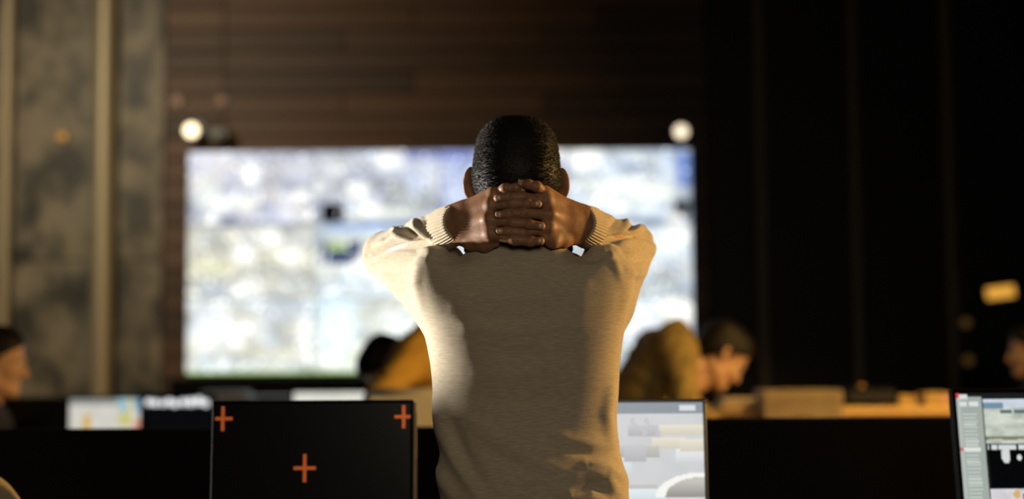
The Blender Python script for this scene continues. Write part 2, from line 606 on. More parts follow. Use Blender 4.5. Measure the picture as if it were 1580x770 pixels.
def relaxed_hand(h=0.003):
    """wrist at origin, fingers +X, back of the hand +Z, thumb +Y"""
    f = Field((-0.05, -0.075, -0.065), (0.205, 0.10, 0.045), h)
    mc = [(-0.030, 0.072, 0.0085), (-0.010, 0.082, 0.0095), (0.012, 0.086, 0.0098), (0.032, 0.084, 0.0095)]
    ln = [0.062, 0.080, 0.086, 0.076]
    f.cone((-0.045, 0.010, 0), (0.0, 0.010, 0), 0.021, 0.019, 0.01)
    f.cone((-0.045, -0.010, 0), (0.0, -0.010, 0), 0.021, 0.019, 0.02)
    for (y, x, r), L in zip(mc, ln):
        f.cone((0.004, y * 0.55, 0), (x, y, 0.002), 0.017, 0.0125, 0.012)
        p = np.array((x, y, 0.002)); a = -0.25
        for s, rr in ((0.46, (r, r * .93)), (0.30, (r * .93, r * .86)), (0.24, (r * .86, r * .74))):
            q = p + L * s * np.array((math.cos(a), y * 0.6, math.sin(a)))
            f.cone(p, q, rr[0], rr[1], 0.004)
            p = q; a -= 0.30
    f.chain([(0.012, 0.022, -0.006), (0.042, 0.048, -0.014), (0.072, 0.062, -0.020), (0.095, 0.066, -0.026)], [0.017, 0.0135, 0.011, 0.009], 0.010)
    return f.mesh()


HEAD_LOW = head_mesh(0.005)
HAND_LOW = relaxed_hand(0.004)


def sphere_mesh(name, r, n=10):
    V, F = [], []
    for i in range(n + 1):
        a = math.pi * i / n
        for k in range(2 * n):
            b = math.pi * k / n
            V.append((r * math.sin(a) * math.cos(b), r * math.sin(a) * math.sin(b), r * math.cos(a)))
    for i in range(n):
        for k in range(2 * n):
            k2 = (k + 1) % (2 * n)
            F.append((i * 2 * n + k, (i + 1) * 2 * n + k, (i + 1) * 2 * n + k2, i * 2 * n + k2))
    return mesh_from(name, np.array(V), np.array(F))


EYE = sphere_mesh('eye', 0.0125)
EYE.materials.append(M['eye'])


def add_eyes(root, HM):
    for sx in (-1, 1):
        o = link('eye', EYE, None, root)
        o.location = HM @ Vector((sx * 0.032, 0.079, 0.003))


def legs_fields(f, J, skin, e=0.0):
    for s in 'LR':
        if skin:
            f.chain([J['hip' + s], J['kn' + s], J['an' + s]], [0.075, 0.050, 0.036], 0.02)
            f.cone(J['an' + s], J['to' + s], 0.034, 0.028, 0.02)
        else:
            f.chain([J['hip' + s], J['kn' + s], J['an' + s]], [0.092, 0.068, 0.055], 0.03)
    if not skin:
        f.cone(J['hipL'], J['hipR'], 0.112, 0.112, 0.05)


def bounds(pts, m=0.2):
    P = np.array([np.asarray(p, float) for p in pts])
    return P.min(0) - m, P.max(0) + m


def shoes(root, J):
    for s in 'LR':
        a, t = np.asarray(J['an' + s], float), np.asarray(J['to' + s], float)
        d = (t - a); d[2] = 0; d /= np.linalg.norm(d)
        z = 0.045
        h0 = np.array([a[0], a[1], z]) - d * 0.035; h1 = np.array([a[0], a[1], z]) + d * 0.17
        lo, hi = bounds([h0, h1, a], 0.08)
        f = Field(lo, hi, 0.008)
        f.cone(h0, h1, 0.040, 0.036, 0.03)
        f.cone(np.array([a[0], a[1], 0.10]), h0 + d * .03, 0.046, 0.042, 0.03)
        f.d = np.maximum(f.d, 0.004 - f.ax[2][None, None, :])
        V, F = f.mesh()
        link('shoe', mesh_from('shoe', V, F), M['shoe'], root)


def ik(a, t, l1, l2, pole):
    a = Vector(a); t = Vector(t)
    v = t - a
    D = min(v.length, (l1 + l2) * 0.995)
    v.normalize()
    t = a + v * D
    x = (l1 * l1 - l2 * l2 + D * D) / (2 * D)
    hgt = math.sqrt(max(l1 * l1 - x * x, 0))
    p = Vector(pole); p = (p - v * p.dot(v)).normalized()
    return a + v * x + p * hgt, t


def pose(pelvis, yaw, lean, seated, hands, head_pitch=0.0, head_yaw=0.0, torso=0.47, side=0.0, neck=None):
    """yaw: heading of the face measured from +Y anticlockwise"""
    F = Vector((-math.sin(yaw), math.cos(yaw), 0)); Rr = Vector((math.cos(yaw), math.sin(yaw), 0)); U = Vector((0, 0, 1))
    p = Vector(pelvis)
    sp = (U * math.cos(lean) + F * math.sin(lean) + Rr * side).normalized()
    J = {}
    ch = p + sp * torso
    J['hipL'], J['hipR'] = p - Rr * 0.085, p + Rr * 0.085
    J['shL'], J['shR'] = ch - Rr * 0.165, ch + Rr * 0.165
    J['chest'] = ch; J['pelvis'] = p; J['sp'] = sp; J['F'] = F; J['Rr'] = Rr
    HR = Matrix.Rotation(yaw + head_yaw, 4, 'Z') @ Matrix.Rotation(-head_pitch, 4, 'X')
    hu = (HR.to_3x3() @ Vector((0, 0, 1)))
    hc = ch + sp * 0.075 + (hu * 0.6 + sp * 0.4).normalized() * 0.155 + F * 0.02
    if neck:
        hc = ch + sp * 0.03 + (F * neck[0] + U * neck[1])
    J['HM'] = Matrix.Translation(hc) @ HR
    for s, sg in (('L', -1), ('R', 1)):
        tgt = hands[0 if s == 'L' else 1]
        J['el' + s], J['wr' + s] = ik(J['sh' + s], tgt, 0.29, 0.26, Rr * sg * 0.8 - U * 0.8)
        if seated:
            J['kn' + s] = J['hip' + s] + F * 0.42 + Rr * sg * 0.05 + U * 0.03
            J['an' + s] = Vector((J['kn' + s].x, J['kn' + s].y, 0.09)) + F * 0.03
        else:
            J['kn' + s] = J['hip' + s] * 0.5 + Vector((p.x, p.y, 0)) * 0.0 + Vector((J['hip' + s].x, J['hip' + s].y, 0.09)) * 0.5 + F * 0.03
            J['an' + s] = Vector((J['hip' + s].x, J['hip' + s].y, 0.09)) + Rr * sg * 0.03
        J['to' + s] = J['an' + s] + F * 0.14 - U * 0.05
    return J


def person(label, J, top_mat, hair_e=0.012, group=None, skin=None, h=0.011):
    base = Vector((J['pelvis'].x, J['pelvis'].y, 0))
    root = tag(empty('person', (0, 0, 0)), label, 'person', group)
    skin = skin or M['fair_skin']
    pts = [J[k + s] for k in ('hip', 'sh', 'el', 'wr', 'kn', 'an', 'to') for s in 'LR'] + [J['HM'].translation]
    lo, hi = bounds(pts, 0.17)
    # body
    f = Field(lo, hi, h)
    for s in 'LR':
        f.cone(J['sh' + s] * .62 + J['chest'] * .38, J['hip' + s], 0.080, 0.078, 0.05)
        f.chain([J['sh' + s], J['el' + s], J['wr' + s]], [0.048, 0.037, 0.025], 0.02)
    f.cone(J['shL'], J['shR'], 0.055, 0.055, 0.05)
    nk = J['HM'] @ Vector((0, -0.02, -0.09))
    f.cone(J['chest'], nk, 0.060, 0.052, 0.03)
    legs_fields(f, J, True)
    parts = [f.mesh(), xform(HEAD_LOW, J['HM'])]
    for s, sg in (('L', -1), ('R', 1)):
        x = (J['wr' + s] - J['el' + s]).normalized()
        y = (J['F'] * 0.3 - J['Rr'] * sg + Vector((0, 0, 0.2)))
        y = (y - x * y.dot(x)).normalized()
        z = x.cross(y)
        if z.z < 0 and False: z = -z
        Mx = Matrix((x, y, z)).transposed().to_4x4()
        fl = False
        if sg > 0:
            Mx = Mx @ Matrix.Scale(-1, 4, (0, 0, 1)); fl = True
        parts.append(xform(HAND_LOW, Matrix.Translation(J['wr' + s] + x * 0.02) @ Mx, fl))
    V, F = join(parts)
    link('body', mesh_from('body', V, F), skin, root)
    # garments
    f = Field(lo, hi, h)
    for s in 'LR':
        f.cone(J['sh' + s] * .62 + J['chest'] * .38, J['hip' + s] + J['sp'] * .02, 0.105, 0.108, 0.07)
        f.chain([J['sh' + s], J['el' + s], J['wr' + s] * .93 + J['el' + s] * .07], [0.070, 0.054, 0.040], 0.03)
    f.cone(J['shL'], J['shR'], 0.070, 0.070, 0.06)
    f.cone(J['chest'], J['chest'] + J['sp'] * 0.085, 0.085, 0.066, 0.03)
    V, F = f.mesh()
    N = normals(V, F)
    w = np.sin(V[:, 2] * 75 + 3 * np.sin(V[:, 0] * 25)) * np.sin(V[:, 0] * 31 + V[:, 1] * 22)
    V = V + N * (0.004 * w[:, None])
    link('jacket', mesh_from('jacket', V, F), top_mat, root)
    f = Field(lo, hi, h)
    legs_fields(f, J, False)
    V, F = f.mesh()
    link('trousers', mesh_from('trousers', V, F), M['trousers'], root)
    shoes(root, J)
    V, F = xform(hair_mesh(0.006, hair_e), J['HM'])
    link('hair', mesh_from('hair', V, F), M['hair'], root)
    add_eyes(root, J['HM'])
    return root


# ------------------------------------------------------------------ furniture builders


def picture_mesh(name, w, h, nx, ny, fn):
    """a flat display in the XZ plane facing -Y; fn(u, v) -> rgb (linear), u right, v down"""
    xs = np.linspace(-w / 2, w / 2, nx + 1); zs = np.linspace(0, -h, ny + 1)
    X, Z = np.meshgrid(xs, zs)
    V = np.stack([X.ravel(), np.zeros(X.size), Z.ravel()], 1)
    i, j = np.meshgrid(np.arange(nx), np.arange(ny))
    a = (j * (nx + 1) + i).ravel()
    F = np.stack([a, a + nx + 1, a + nx + 2, a + 1], 1)
    me = mesh_from(name, V, F, False)
    uu, vv = np.meshgrid((np.arange(nx) + .5) / nx, (np.arange(ny) + .5) / ny)
    rgb = fn(uu.ravel(), vv.ravel())
    at = me.color_attributes.new('picture', 'FLOAT_COLOR', 'CORNER')
    c = np.ones((len(F), 4, 4), np.float32)
    c[:, :, :3] = rgb[:, None, :]
    at.data.foreach_set('color', c.ravel())
    return me


def vnoise(x, y, seed):
    """smooth value noise"""
    xi, yi = np.floor(x), np.floor(y)
    fx, fy = x - xi, y - yi
    fx, fy = fx * fx * (3 - 2 * fx), fy * fy * (3 - 2 * fy)

    def hsh(a, b):
        return np.modf(np.abs(np.sin(a * 127.1 + b * 311.7 + seed * 74.7) * 43758.5453))[0]
    return (hsh(xi, yi) * (1 - fx) + hsh(xi + 1, yi) * fx) * (1 - fy) + (hsh(xi, yi + 1) * (1 - fx) + hsh(xi + 1, yi + 1) * fx) * fy


def fbm(x, y, seed, o=4):
    s, a = 0, 0.5
    for i in range(o):
        s = s + a * vnoise(x * 2 ** i, y * 2 ** i, seed + i)
        a *= 0.5
    return s / 0.94


def srgb(c):
    c = np.asarray(c, float) / 255
    return np.where(c < 0.04045, c / 12.92, ((c + 0.055) / 1.055) ** 2.4)


def monitor(label, top, w, h, yaw, tilt, fn, desk_z, res=(90, 60), bezel=0.012, case='plastic', group=None, depth=0.022, scr=True, strength=1.0):
    """top: world point at the middle of the upper edge of the case, front side"""
    root = tag(empty('monitor', (top[0], top[1], desk_z), yaw), label, 'monitor', group)
    T = Matrix.Translation((0, 0, top[2] - desk_z)) @ Matrix.Rotation(-tilt, 4, 'X')

    def put(o):
        o.matrix_basis = T
        return o
    b = bezel
    mb = MB()
    mb.box((0, depth / 2 + .003, -h / 2), (w, depth - .003, h), 0.004)
    mb.box((0, depth + 0.010, -h / 2), (w * .62, 0.02, h * .62), 0.008)
    body = put(mb.build('back_case', M[case], root))
    for nm, c, d in (('x', (0, .0015, -b / 2), (w, .009, b)), ('x', (0, .0015, -h + b / 2), (w, .009, b)),
                     ('x', (-w / 2 + b / 2, .0015, -h / 2), (b, .009, h - 2 * b)), ('x', (w / 2 - b / 2, .0015, -h / 2), (b, .009, h - 2 * b))):
        put(MB().box(c, d, 0.002).build('bezel', M[case], root))
    if scr:
        me = picture_mesh('screen', w - 2 * b, h - 2 * b, res[0], res[1], fn)
        o = link('screen', me, M['scr'], root)
        o.matrix_basis = T @ Matrix.Translation((0, 0.0022, -b))
    zb = top[2] - desk_z - h * 0.62
    yb = math.sin(tilt) * 0 + 0.06
    MB().box((0, yb, zb / 2 + .01), (0.06, 0.022, zb), 0.006).build('stand_neck', M[case], root)
    mb = MB().tube([(0, yb, 0), (0, yb, 0.008), (0, yb, 0.014)], [0.11, 0.11, 0.09], 28)
    mb.build('stand_base', M[case], root, True)
    return root


def office_chair(label, loc, rz, mat, back_top=1.0, group=None):
    r = tag(empty('office_chair', loc, rz), label, 'chair', group)
    MB().box((0, 0, 0.44), (0.46, 0.46, 0.08), 0.03).build('seat', M[mat], r, True)
    MB().box((0, -0.23, (0.56 + back_top) / 2), (0.42, 0.06, back_top - 0.56), 0.028).build('backrest', M[mat], r, True)
    MB().box((0, -0.265, 0.52), (0.07, 0.02, 0.30), 0.006).build('back_support', M['plastic'], r)
    MB().tube([(0, 0, 0.07), (0, 0, 0.40)], 0.028, 14).build('column', M['steel'], r, True)
    for k in range(5):
        a = 2 * math.pi * k / 5
        c, s = math.cos(a), math.sin(a)
        lg = MB().tube([(0.02 * c, 0.02 * s, 0.10), (0.29 * c, 0.29 * s, 0.065)], [0.024, 0.016], 8).build('leg', M['plastic'], r, True)
        MB().tube([(0.29 * c - .02 * s, 0.29 * s + .02 * c, 0.029), (0.29 * c + .02 * s, 0.29 * s - .02 * c, 0.029)], 0.028, 14).build('caster', M['plastic'], lg, True)
    for sx in (-1, 1):
        MB().tube([(sx * .22, 0, .42), (sx * .27, 0, .46), (sx * .27, 0, .64)], 0.012, 8).build('arm_support', M['plastic'], r, True)
        MB().box((sx * .27, 0, .655), (0.06, 0.25, 0.03), 0.012).build('armrest', M['plastic'], r, True)
    return r


# ------------------------------------------------------------------ video wall
vl, vr = W(289, 400, YB - 0.2)[0], W(1068, 400, YB - 0.2)[0]
vt, vb = W(680, 232, YB - 0.2)[2], W(680, 575, YB - 0.2)[2]
pw, pv = (vr - vl) / 4, (vt - vb) / 3
video = tag(empty('video_wall', ((vl + vr) / 2, YB - 0.08, 0.0)), 'big bright video wall of twelve joined displays on the wooden wall', 'screen')
TINT = [[(196, 197, 206), (190, 196, 208), (176, 186, 214), (196, 206, 214)],
        [(198, 199, 190), (212, 220, 220), (190, 200, 206), (196, 205, 212)],
        [(206, 210, 206), (216, 222, 216), (206, 212, 212), (200, 208, 214)]]
BLOBS = [  # centre x, y, radii (photograph's proportions), colour, weight: what the feeds show
    (385, 266, 14, 20, (255, 255, 255), 1.0), (380, 312, 16, 12, (252, 255, 236), .8), (320, 300, 22, 26, (226, 232, 222), .7),
    (460, 262, 30, 16, (206, 206, 212), .6), 
    (545, 352, 50, 8, (150, 180, 225), .8), (360, 345, 70, 7, (120, 130, 150), .7), (330, 330, 40, 5, (120, 140, 180), .6),
    (330, 412, 50, 16, (216, 214, 180), .8), (440, 395, 40, 12, (226, 226, 190), .6), (350, 448, 60, 6, (150, 165, 185), .6),
    (430, 480, 40, 18, (176, 186, 200), .6), (520, 470, 40, 14, (196, 220, 232), .7), (590, 330, 50, 10, (235, 240, 225), .7),
    (640, 310, 34, 14, (150, 160, 150), .5), (600, 265, 60, 14, (170, 180, 200), .6), (640, 240, 40, 6, (110, 120, 190), .7),
    (525, 505, 28, 40, (236, 252, 255), .8), (575, 545, 40, 16, (232, 236, 204), .7), (420, 545, 60, 14, (222, 220, 196), .6),
    (330, 500, 30, 22, (236, 242, 255), .8), (985, 262, 30, 9, (110, 130, 160), .8), (1052, 262, 8, 30, (60, 90, 170), .9),
    (1050, 325, 14, 16, (36, 42, 48), 1.0), (1000, 345, 60, 6, (96, 118, 150), .8), (950, 290, 40, 16, (240, 244, 240), .8), (1010, 300, 34, 16, (240, 244, 232), .8),
    (1020, 385, 30, 22, (226, 240, 240), .7), (960, 430, 40, 18, (170, 186, 196), .7), (1040, 450, 26, 8, (130, 150, 160), .8), (1040, 480, 28, 18, (255, 255, 240), 1.0),
    (990, 490, 24, 14, (238, 244, 250), .8), (1010, 540, 60, 10, (200, 210, 170), .6), (700, 240, 40, 6, (80, 90, 180), .8), (905, 250, 30, 14, (236, 238, 250), .7)]
BOXES = [(496, 528, 314, 342, (5, 6, 8)), (496, 557, 374, 408, (14, 38, 92)), (506, 534, 372, 388, (150, 170, 120)), (300, 360, 332, 340, (90, 105, 130)),
         (1044, 1066, 312, 340, (24, 30, 36)), (1050, 1068, 238, 290, (110, 135, 190)), (940, 1068, 340, 347, (110, 130, 160)), (560, 640, 343, 350, (120, 150, 200))]
for r_ in range(3):
    for c_ in range(4):
        def feed(u, v, r_=r_, c_=c_):
            X = 289 + (c_ + u) * 779 / 4; Y = 232 + (r_ + v) * 343 / 3
            sd = r_ * 7 + c_ * 13 + 3
            col = np.tile(srgb(TINT[r_][c_]), (len(u), 1))
            f1 = fbm(u * 5, v * 4, sd); f2 = fbm(u * 14 + 5, v * 9, sd + 50)
            col = col * (0.34 + 1.10 * f1 + 0.45 * (f2 - .5))[:, None]
            col = col * (1 + (fbm(u * 6, v * 5, sd + 90)[:, None] - .5) * np.array([[.25, .05, -.35]]))
            for bx, by, ax, ay, bc, wt in BLOBS:
                g = np.exp(-(((X - bx) / ax) ** 2 + ((Y - by) / ay) ** 2) ** 1.5)[:, None] * wt
                col = col * (1 - g) + srgb(bc) * g
            for x0, x1, y0, y1, bc in BOXES:
                col = np.where(((X > x0) & (X < x1) & (Y > y0) & (Y < y1))[:, None], srgb(bc), col)
            hs2 = np.random.default_rng(sd + 400)
            for _ in range(4):
                a_, b_, q_ = hs2.random(), hs2.random(), 12 + 14 * hs2.random()
                g = np.exp(-((np.hypot((u - a_) * 195, (v - b_) * 150) / q_) ** 3))[:, None] * .8
                col = col * (1 - g) + srgb((255, 255, 248)) * g
            # dark vehicles and bright points of the traffic pictures
            hsh = np.random.default_rng(sd)
            sp = hsh.random(len(u))
            col = np.where((sp > 0.965)[:, None], col * 0.25, col)
            col = np.where((sp < 0.012)[:, None], col * 1.0 + 1.6, col)
            e = (v > 0.975) | (v < 0.02)
            if r_ == 2: col = np.where((v > 0.975)[:, None], srgb((150, 190, 80)), col)
            elif e.any(): col = np.where((v > 0.975)[:, None], col * 0.8, col)
            col = np.where(((u < .015) | (u > .985))[:, None], col * 0.9, col)
            return np.clip(col, 0, 3) * 1.36
        root = empty('display')
        root.parent = video
        root.location = (-2 * pw + (c_ + .5) * pw, 0, vt - r_ * pv)
        me = picture_mesh('display', pw - 0.004, pv - 0.004, 64, 38, feed)
        bpy.data.objects.remove(root)
        o = link('display', me, M['scr'], video)
        o.location = (-2 * pw + (c_ + .5) * pw, -0.12, vt - r_ * pv - 0.002)
        MB().box((0, 0.032, -pv / 2), (pw - 0.002, 0.06, pv - 0.002), 0.003).build('display_case', M['plastic'], o)
MB().box((0, -0.02, (vt + vb) / 2), (4 * pw + 0.03, 0.07, 3 * pv + 0.03), 0.006).build('mounting_frame', M['plastic'], video)
for sx in (-1, 1):
    MB().box((sx * pw, 0.035, (vt + vb) / 2), (0.08, 0.07, 3 * pv * .8), 0.004).build('wall_bracket', M['plastic'], video)
# black cabinet below the video wall
cab = tag(empty('media_cabinet', ((vl + vr) / 2, YB - 0.33, 0)), 'long low black cabinet under the big video wall', 'cabinet')
ct = vb - 0.02
MB().box((0, 0, ct / 2), (4 * pw + .04, 0.44, ct), 0.008).build('body', M['black'], cab)
for k in range(6):
    w = (4 * pw) / 6
    d = MB().box((-2 * pw + (k + .5) * w, -0.228, ct / 2), (w - .012, 0.016, ct - .06), 0.004).build('door', M['black'], cab)
    MB().box((-2 * pw + (k + .5) * w + w * .4, -0.242, ct * .75), (0.012, 0.012, 0.14), 0.003).build('handle', M['plastic'], d)

# ------------------------------------------------------------------ lamps, camera and glowing reflection discs on the back wall


def wall_spot(label, px, py, glow):
    p = W(px, py, YB - 0.16)
    r = tag(empty('wall_spotlight', (p[0], YB + 0.02, p[2])), label, 'lamp', 'spotlights above the video wall corners')
    MB().box((0, -0.012, 0.02), (0.09, 0.02, 0.13), 0.006).build('wall_plate', M['grey_plastic'], r)
    MB().tube([(0, -0.02, 0.02), (0, -0.08, 0.02)], 0.012, 10).build('arm', M['grey_plastic'], r, True)
    MB().tube([(0, -0.07, 0.0), (0, -0.16, 0.0), (0, -0.175, 0)], [0.045, 0.056, 0.058], 20).build('housing', M['grey_plastic'], r, True)
    MB().tube([(0, -0.172, 0.0), (0, -0.18, 0.0), (0, -0.186, 0)], [0.042, 0.042, 0.02], 20).build('lens', M[glow], r, True)
    return r


wall_spot('glowing wall spotlight above the left corner of the video wall', 295, 201, 'lamp_glow')
wall_spot('glowing wall spotlight above the right corner of the video wall', 1051, 203, 'lamp_dim')
p = W(337, 206, YB - 0.12)
cam_ = tag(empty('security_camera', (p[0], YB + 0.02, p[2])), 'small dark security camera beside the left wall spotlight', 'camera')
MB().box((0, -0.01, 0.02), (0.07, 0.02, 0.07), 0.005).build('wall_plate', M['plastic'], cam_)
MB().tube([(0, -0.02, 0.02), (0, -0.06, 0.02), (0, -0.08, 0.0)], 0.010, 8).build('arm', M['plastic'], cam_, True)
MB().box((0, -0.12, -0.005), (0.13, 0.12, 0.085), 0.012).build('body', M['plastic'], cam_)
MB().tube([(0, -0.178, -0.005), (0, -0.195, -0.005)], 0.03, 16).build('lens', M['grey_plastic'], cam_, True)


def dot_light(name, label, px, py, r, mat, Y=YB, cat='light', group=None):
    p = W(px, py, Y - 0.02)
    t = tag(empty(name, (p[0], Y + 0.015, p[2])), label, cat, group)
    MB().tube([(0, 0, 0), (0, -0.02, 0)], [r * 1.5, r * 1.3], 16).build('housing', M['plastic'], t, True)
    MB().tube([(0, -0.018, 0), (0, -0.03, 0), (0, -0.036, 0)], [r, r, r * .5], 16).build('lens', M[mat], t, True)
    return t


dot_light('reflection_disc', 'faint glowing disc for a rosy reflection above the left wall spotlight', 272, 155, 0.030, 'rose_reflection', YB + 0.005)  # this and the next: wall reflections added as glowing discs
dot_light('reflection_disc', 'faint glowing disc for a rosy reflection above the small security camera', 341, 155, 0.026, 'rose_reflection', YB + 0.005)
dot_light('amber_dot', 'small amber disc for a lamp reflection on the marble between the two brass pillars', 95, 210, 0.030, 'amber_reflection', YB - 0.005)  # lamp reflection in the marble, added as a glowing disc
dot_light('amber_dot', 'upper dim amber light on the black wall at far right', 1491, 498, 0.030, 'amber_dim', YB - 0.005)
dot_light('amber_dot', 'lower dim amber light on the black wall at far right', 1495, 556, 0.030, 'amber_dim', YB - 0.005)
p = W(1545, 451, YB - 0.06)
lt = tag(empty('wall_light', (p[0], YB + 0.01, p[2])), 'glowing amber bar light on the black wall at far right', 'lamp')
Rt = Matrix.Rotation(math.radians(-7), 3, 'Y')
MB().box((0, -0.025, 0), (0.21, 0.05, 0.105), 0.006, Rt).build('housing', M['plastic'], lt)
MB().box((0, -0.055, 0), (0.175, 0.02, 0.072), 0.006, Rt).build('lens', M['amber'], lt)

# ------------------------------------------------------------------ front desk row
DZ = 0.74
desk = tag(empty('desk', (0.65, 3.17, 0)), 'long dark desk carrying the three front monitors', 'desk')
MB().box((0, 0, DZ - 0.02), (3.0, 0.66, 0.04), 0.006).build('worktop', M['desk'], desk)
for x in (-1.44, 0.0, 1.44):
    for y in (-.28, .28):
        MB().box((x, y, (DZ - .04) / 2), (0.05, 0.05, DZ - .04), 0.004).build('leg', M['plastic'], desk)
YP = 3.57
zl_, zr_ = W(165, 662, YP - .02)[2], W(1275, 645, YP - .02)[2]
xm = W(800, 650, YP)[0]
for lab, a, b, zt in (('black privacy partition to the left of the standing man', -2.3, xm - .003, zl_), ('black privacy partition to the right of the standing man', xm + .003, 2.6, zr_)):
    t = tag(empty('desk_partition', ((a + b) / 2, YP, 0)), lab, 'partition')
    MB().box((0, 0, zt / 2 + .04), (b - a, 0.035, zt - .08), 0.005).build('panel', M['black'], t)
    for x in (-(b - a) * .42, (b - a) * .42):
        MB().box((x, 0, 0.04), (0.06, 0.30, 0.08), 0.008).build('foot', M['plastic'], t)

# monitor with the orange plus marks
pa, pb = W(328, 621, 2.95), W(638, 614.5, 2.95)
top = (pa + pb) / 2
wm = np.linalg.norm(pb - pa)
plus = monitor('black monitor showing three orange plus marks on a dark screen', top, wm, 0.335, 0.0, math.radians(4), lambda u, v: np.full((len(u), 3), 0.0004), DZ, (4, 4), bezel=0.006, case='black')
T = Matrix.Translation((0, 0, top[2] - DZ)) @ Matrix.Rotation(-math.radians(4), 4, 'X')
for px, py, sw in ((344, 646, 15), (623, 643, 14), (471, 722, 17)):
    q = W(px, py, 2.95) - top
    k = 1 / 744.0
    mb = MB()
    mb.box((0, 0, 0), (sw * 2 * k, 0.001, 5.2 * k)).box((0, 0, 0), (5.2 * k, 0.0011, sw * 2.5 * k))
    o = mb.build('plus_mark', M['plus'], plus)
    o.matrix_basis = T @ Matrix.Translation((q[0], 0.0012, q[2]))
# tan strip that paints warm light on the right side of that monitor's case
o = MB().box((0, 0.012, -0.17), (0.006, 0.022, 0.33), 0.001).build('warm_lit_strip', M['card'], plus)
o.matrix_basis = T @ Matrix.Translation((wm / 2 + 0.003, 0, 0))


def map_screen(u, v):
    c = np.tile(srgb((206, 207, 209)), (len(u), 1))
    c = c * (0.92 + 0.16 * fbm(u * 9, v * 7, 5))[:, None]
    rs = np.random.default_rng(11)
    for i in range(34):   # tiles of pictures
        x0, y0 = rs.random() * .9, .12 + rs.random() * .8
        w_, h_ = .08 + rs.random() * .14, .05 + rs.random() * .10
        t = (u > x0) & (u < x0 + w_) & (v > y0) & (v < y0 + h_)
        base = srgb([(236, 238, 240), (198, 199, 203), (232, 226, 208), (224, 236, 240), (196, 196, 190)][i % 5])
        sh = np.clip((v - y0) / h_, 0, 1)[:, None]
        c = np.where(t[:, None], base * (1 - .22 * sh), c)
    for k, (x0, y0) in enumerate(((.70, .10), (.76, .10))):   # pale curved strokes near the top
        d = np.abs((u - x0) - .45 * (v - y0) + .012 * np.sin(v * 60))
        c = np.where(((d < .009) & (v > y0) & (v < y0 + .13))[:, None], srgb((194, 194, 199)), c)
    d = np.hypot((u - 1.0) / .20, (v - .605) / .15)           # bright arc low on the right
    c = np.where(((d < 1) & (v < .605))[:, None], srgb((196, 194, 186)) * (1 - .45 * np.clip((v - .51) / .09, 0, 1))[:, None], c)
    c = np.where(((np.abs(d - .93) < .10) & (v < .605))[:, None], srgb((246, 246, 240)), c)
    c = np.where((v < .075)[:, None], srgb((140, 149, 158)), c)
    c = np.where(((v > .02) & (v < .055) & (u > .90) & (u < .97))[:, None], srgb((215, 220, 224)), c)
    return c


pb = W(1089, 615.5, 2.95)
wm2 = 0.50
pc = pb - np.array([wm2 / 2, 0, 0])
monitor('lit monitor with pale grey pictures beside the man\'s right hip', pc, wm2, 0.33, 0.0, math.radians(5), map_screen, DZ, (160, 110), bezel=0.0065)


def ui_screen(u, v):
    """u in units of the full width 0.5 m; only the left strip shows"""
    c = np.tile(srgb((28, 32, 30)), (len(u), 1))
    S = 372.0; X = u * S; Y = v * S * .62
    side = (X < 40) & (Y > 6)
    c = np.where(side[:, None], srgb((168, 178, 170)), c)
    c = np.where(((X < 8) & (Y > 6))[:, None], srgb((186, 194, 188)), c)
    ln = (X > 10) & (X < 32 - 3 * vnoise(Y * .35, Y * 0, 4)) & (np.mod(Y, 5.0) < 2.2) & (Y > 26)
    c = np.where(ln[:, None], srgb((206, 214, 208)), c)
    ln = (X > 8) & (X < 33) & (Y > 80) & (Y < 85)
    c = np.where(ln[:, None], srgb((232, 236, 232)), c)
    ln = ((X > 5) & (X < 17) | (X > 20) & (X < 36)) & (Y > 13) & (Y < 20)
    c = np.where(ln[:, None], srgb((226, 232, 228)), c)
    ln = (X > 3) & (X < 18) & (Y > 2) & (Y < 9)
    c = np.where(ln[:, None], srgb((226, 230, 228)), c)
    c = np.where(((X < 5) & (Y < 7))[:, None], srgb((226, 70, 70)), c)
    c = np.where(((X < 5) & (Y > 80) & (Y < 85))[:, None], srgb((214, 110, 100)), c)
    pic = (X > 42) & (Y > 8) & (Y < 74)
    sky = fbm(X * .05, Y * .12, 3)
    col = srgb((206, 212, 200)) * (0.55 + .8 * sky)[:, None]
    col = np.where((Y < 22)[:, None], srgb((216, 226, 240)) * (0.8 + .3 * sky)[:, None], col)
    col = np.where((np.abs(Y - 18) < 3 + 3 * sky)[:, None] & (X < 75)[:, None], srgb((120, 150, 170)), col)
    col = np.where((np.abs(Y - 66) < 5 * sky)[:, None], srgb((130, 132, 110)), col)
    col = np.where(((np.abs(Y - 27) < 3) & (vnoise(X * .2, X * 0, 9) > .6))[:, None], srgb((100, 120, 120)), col)
    c = np.where(pic[:, None], col, c)
    bl = (X > 44) & (Y >= 76) & (Y < 138)
    c = np.where(bl[:, None], srgb((4, 5, 7)), c)
    g = bl & ((Y < 84) & (vnoise(X * .25, X * 0, 2) > .25) | (np.hypot(X - 72, (Y - 92) * .6) < 7) | (np.hypot(X - 93, Y - 95) < 4))
    c = np.where(g[:, None], srgb((220, 224, 222)), c)
    p3 = (X > 43) & (Y >= 140)
    col = np.tile(srgb((222, 220, 224)), (len(u), 1)) * (0.75 + .45 * fbm(X * .1, Y * .1, 8))[:, None]
    col = np.where((np.hypot(X - 84, (Y - 148)) < 6)[:, None], srgb((226, 180, 110)), col)
    col = np.where(((np.abs(X - 97) < 3.5) & (Y > 148))[:, None], srgb((120, 90, 130)), col)
    c = np.where(p3[:, None], col, c)
    return c * .92


pt = W(1467, 600, 2.95)
monitor('lit monitor with a grey list and camera pictures at the far right', pt + np.array([0.25, 0, 0]), 0.50, 0.34, math.radians(0), math.radians(10), ui_screen, DZ, (200, 130), bezel=0.009, case='black')

# ------------------------------------------------------------------ second row: consoles behind the partitions


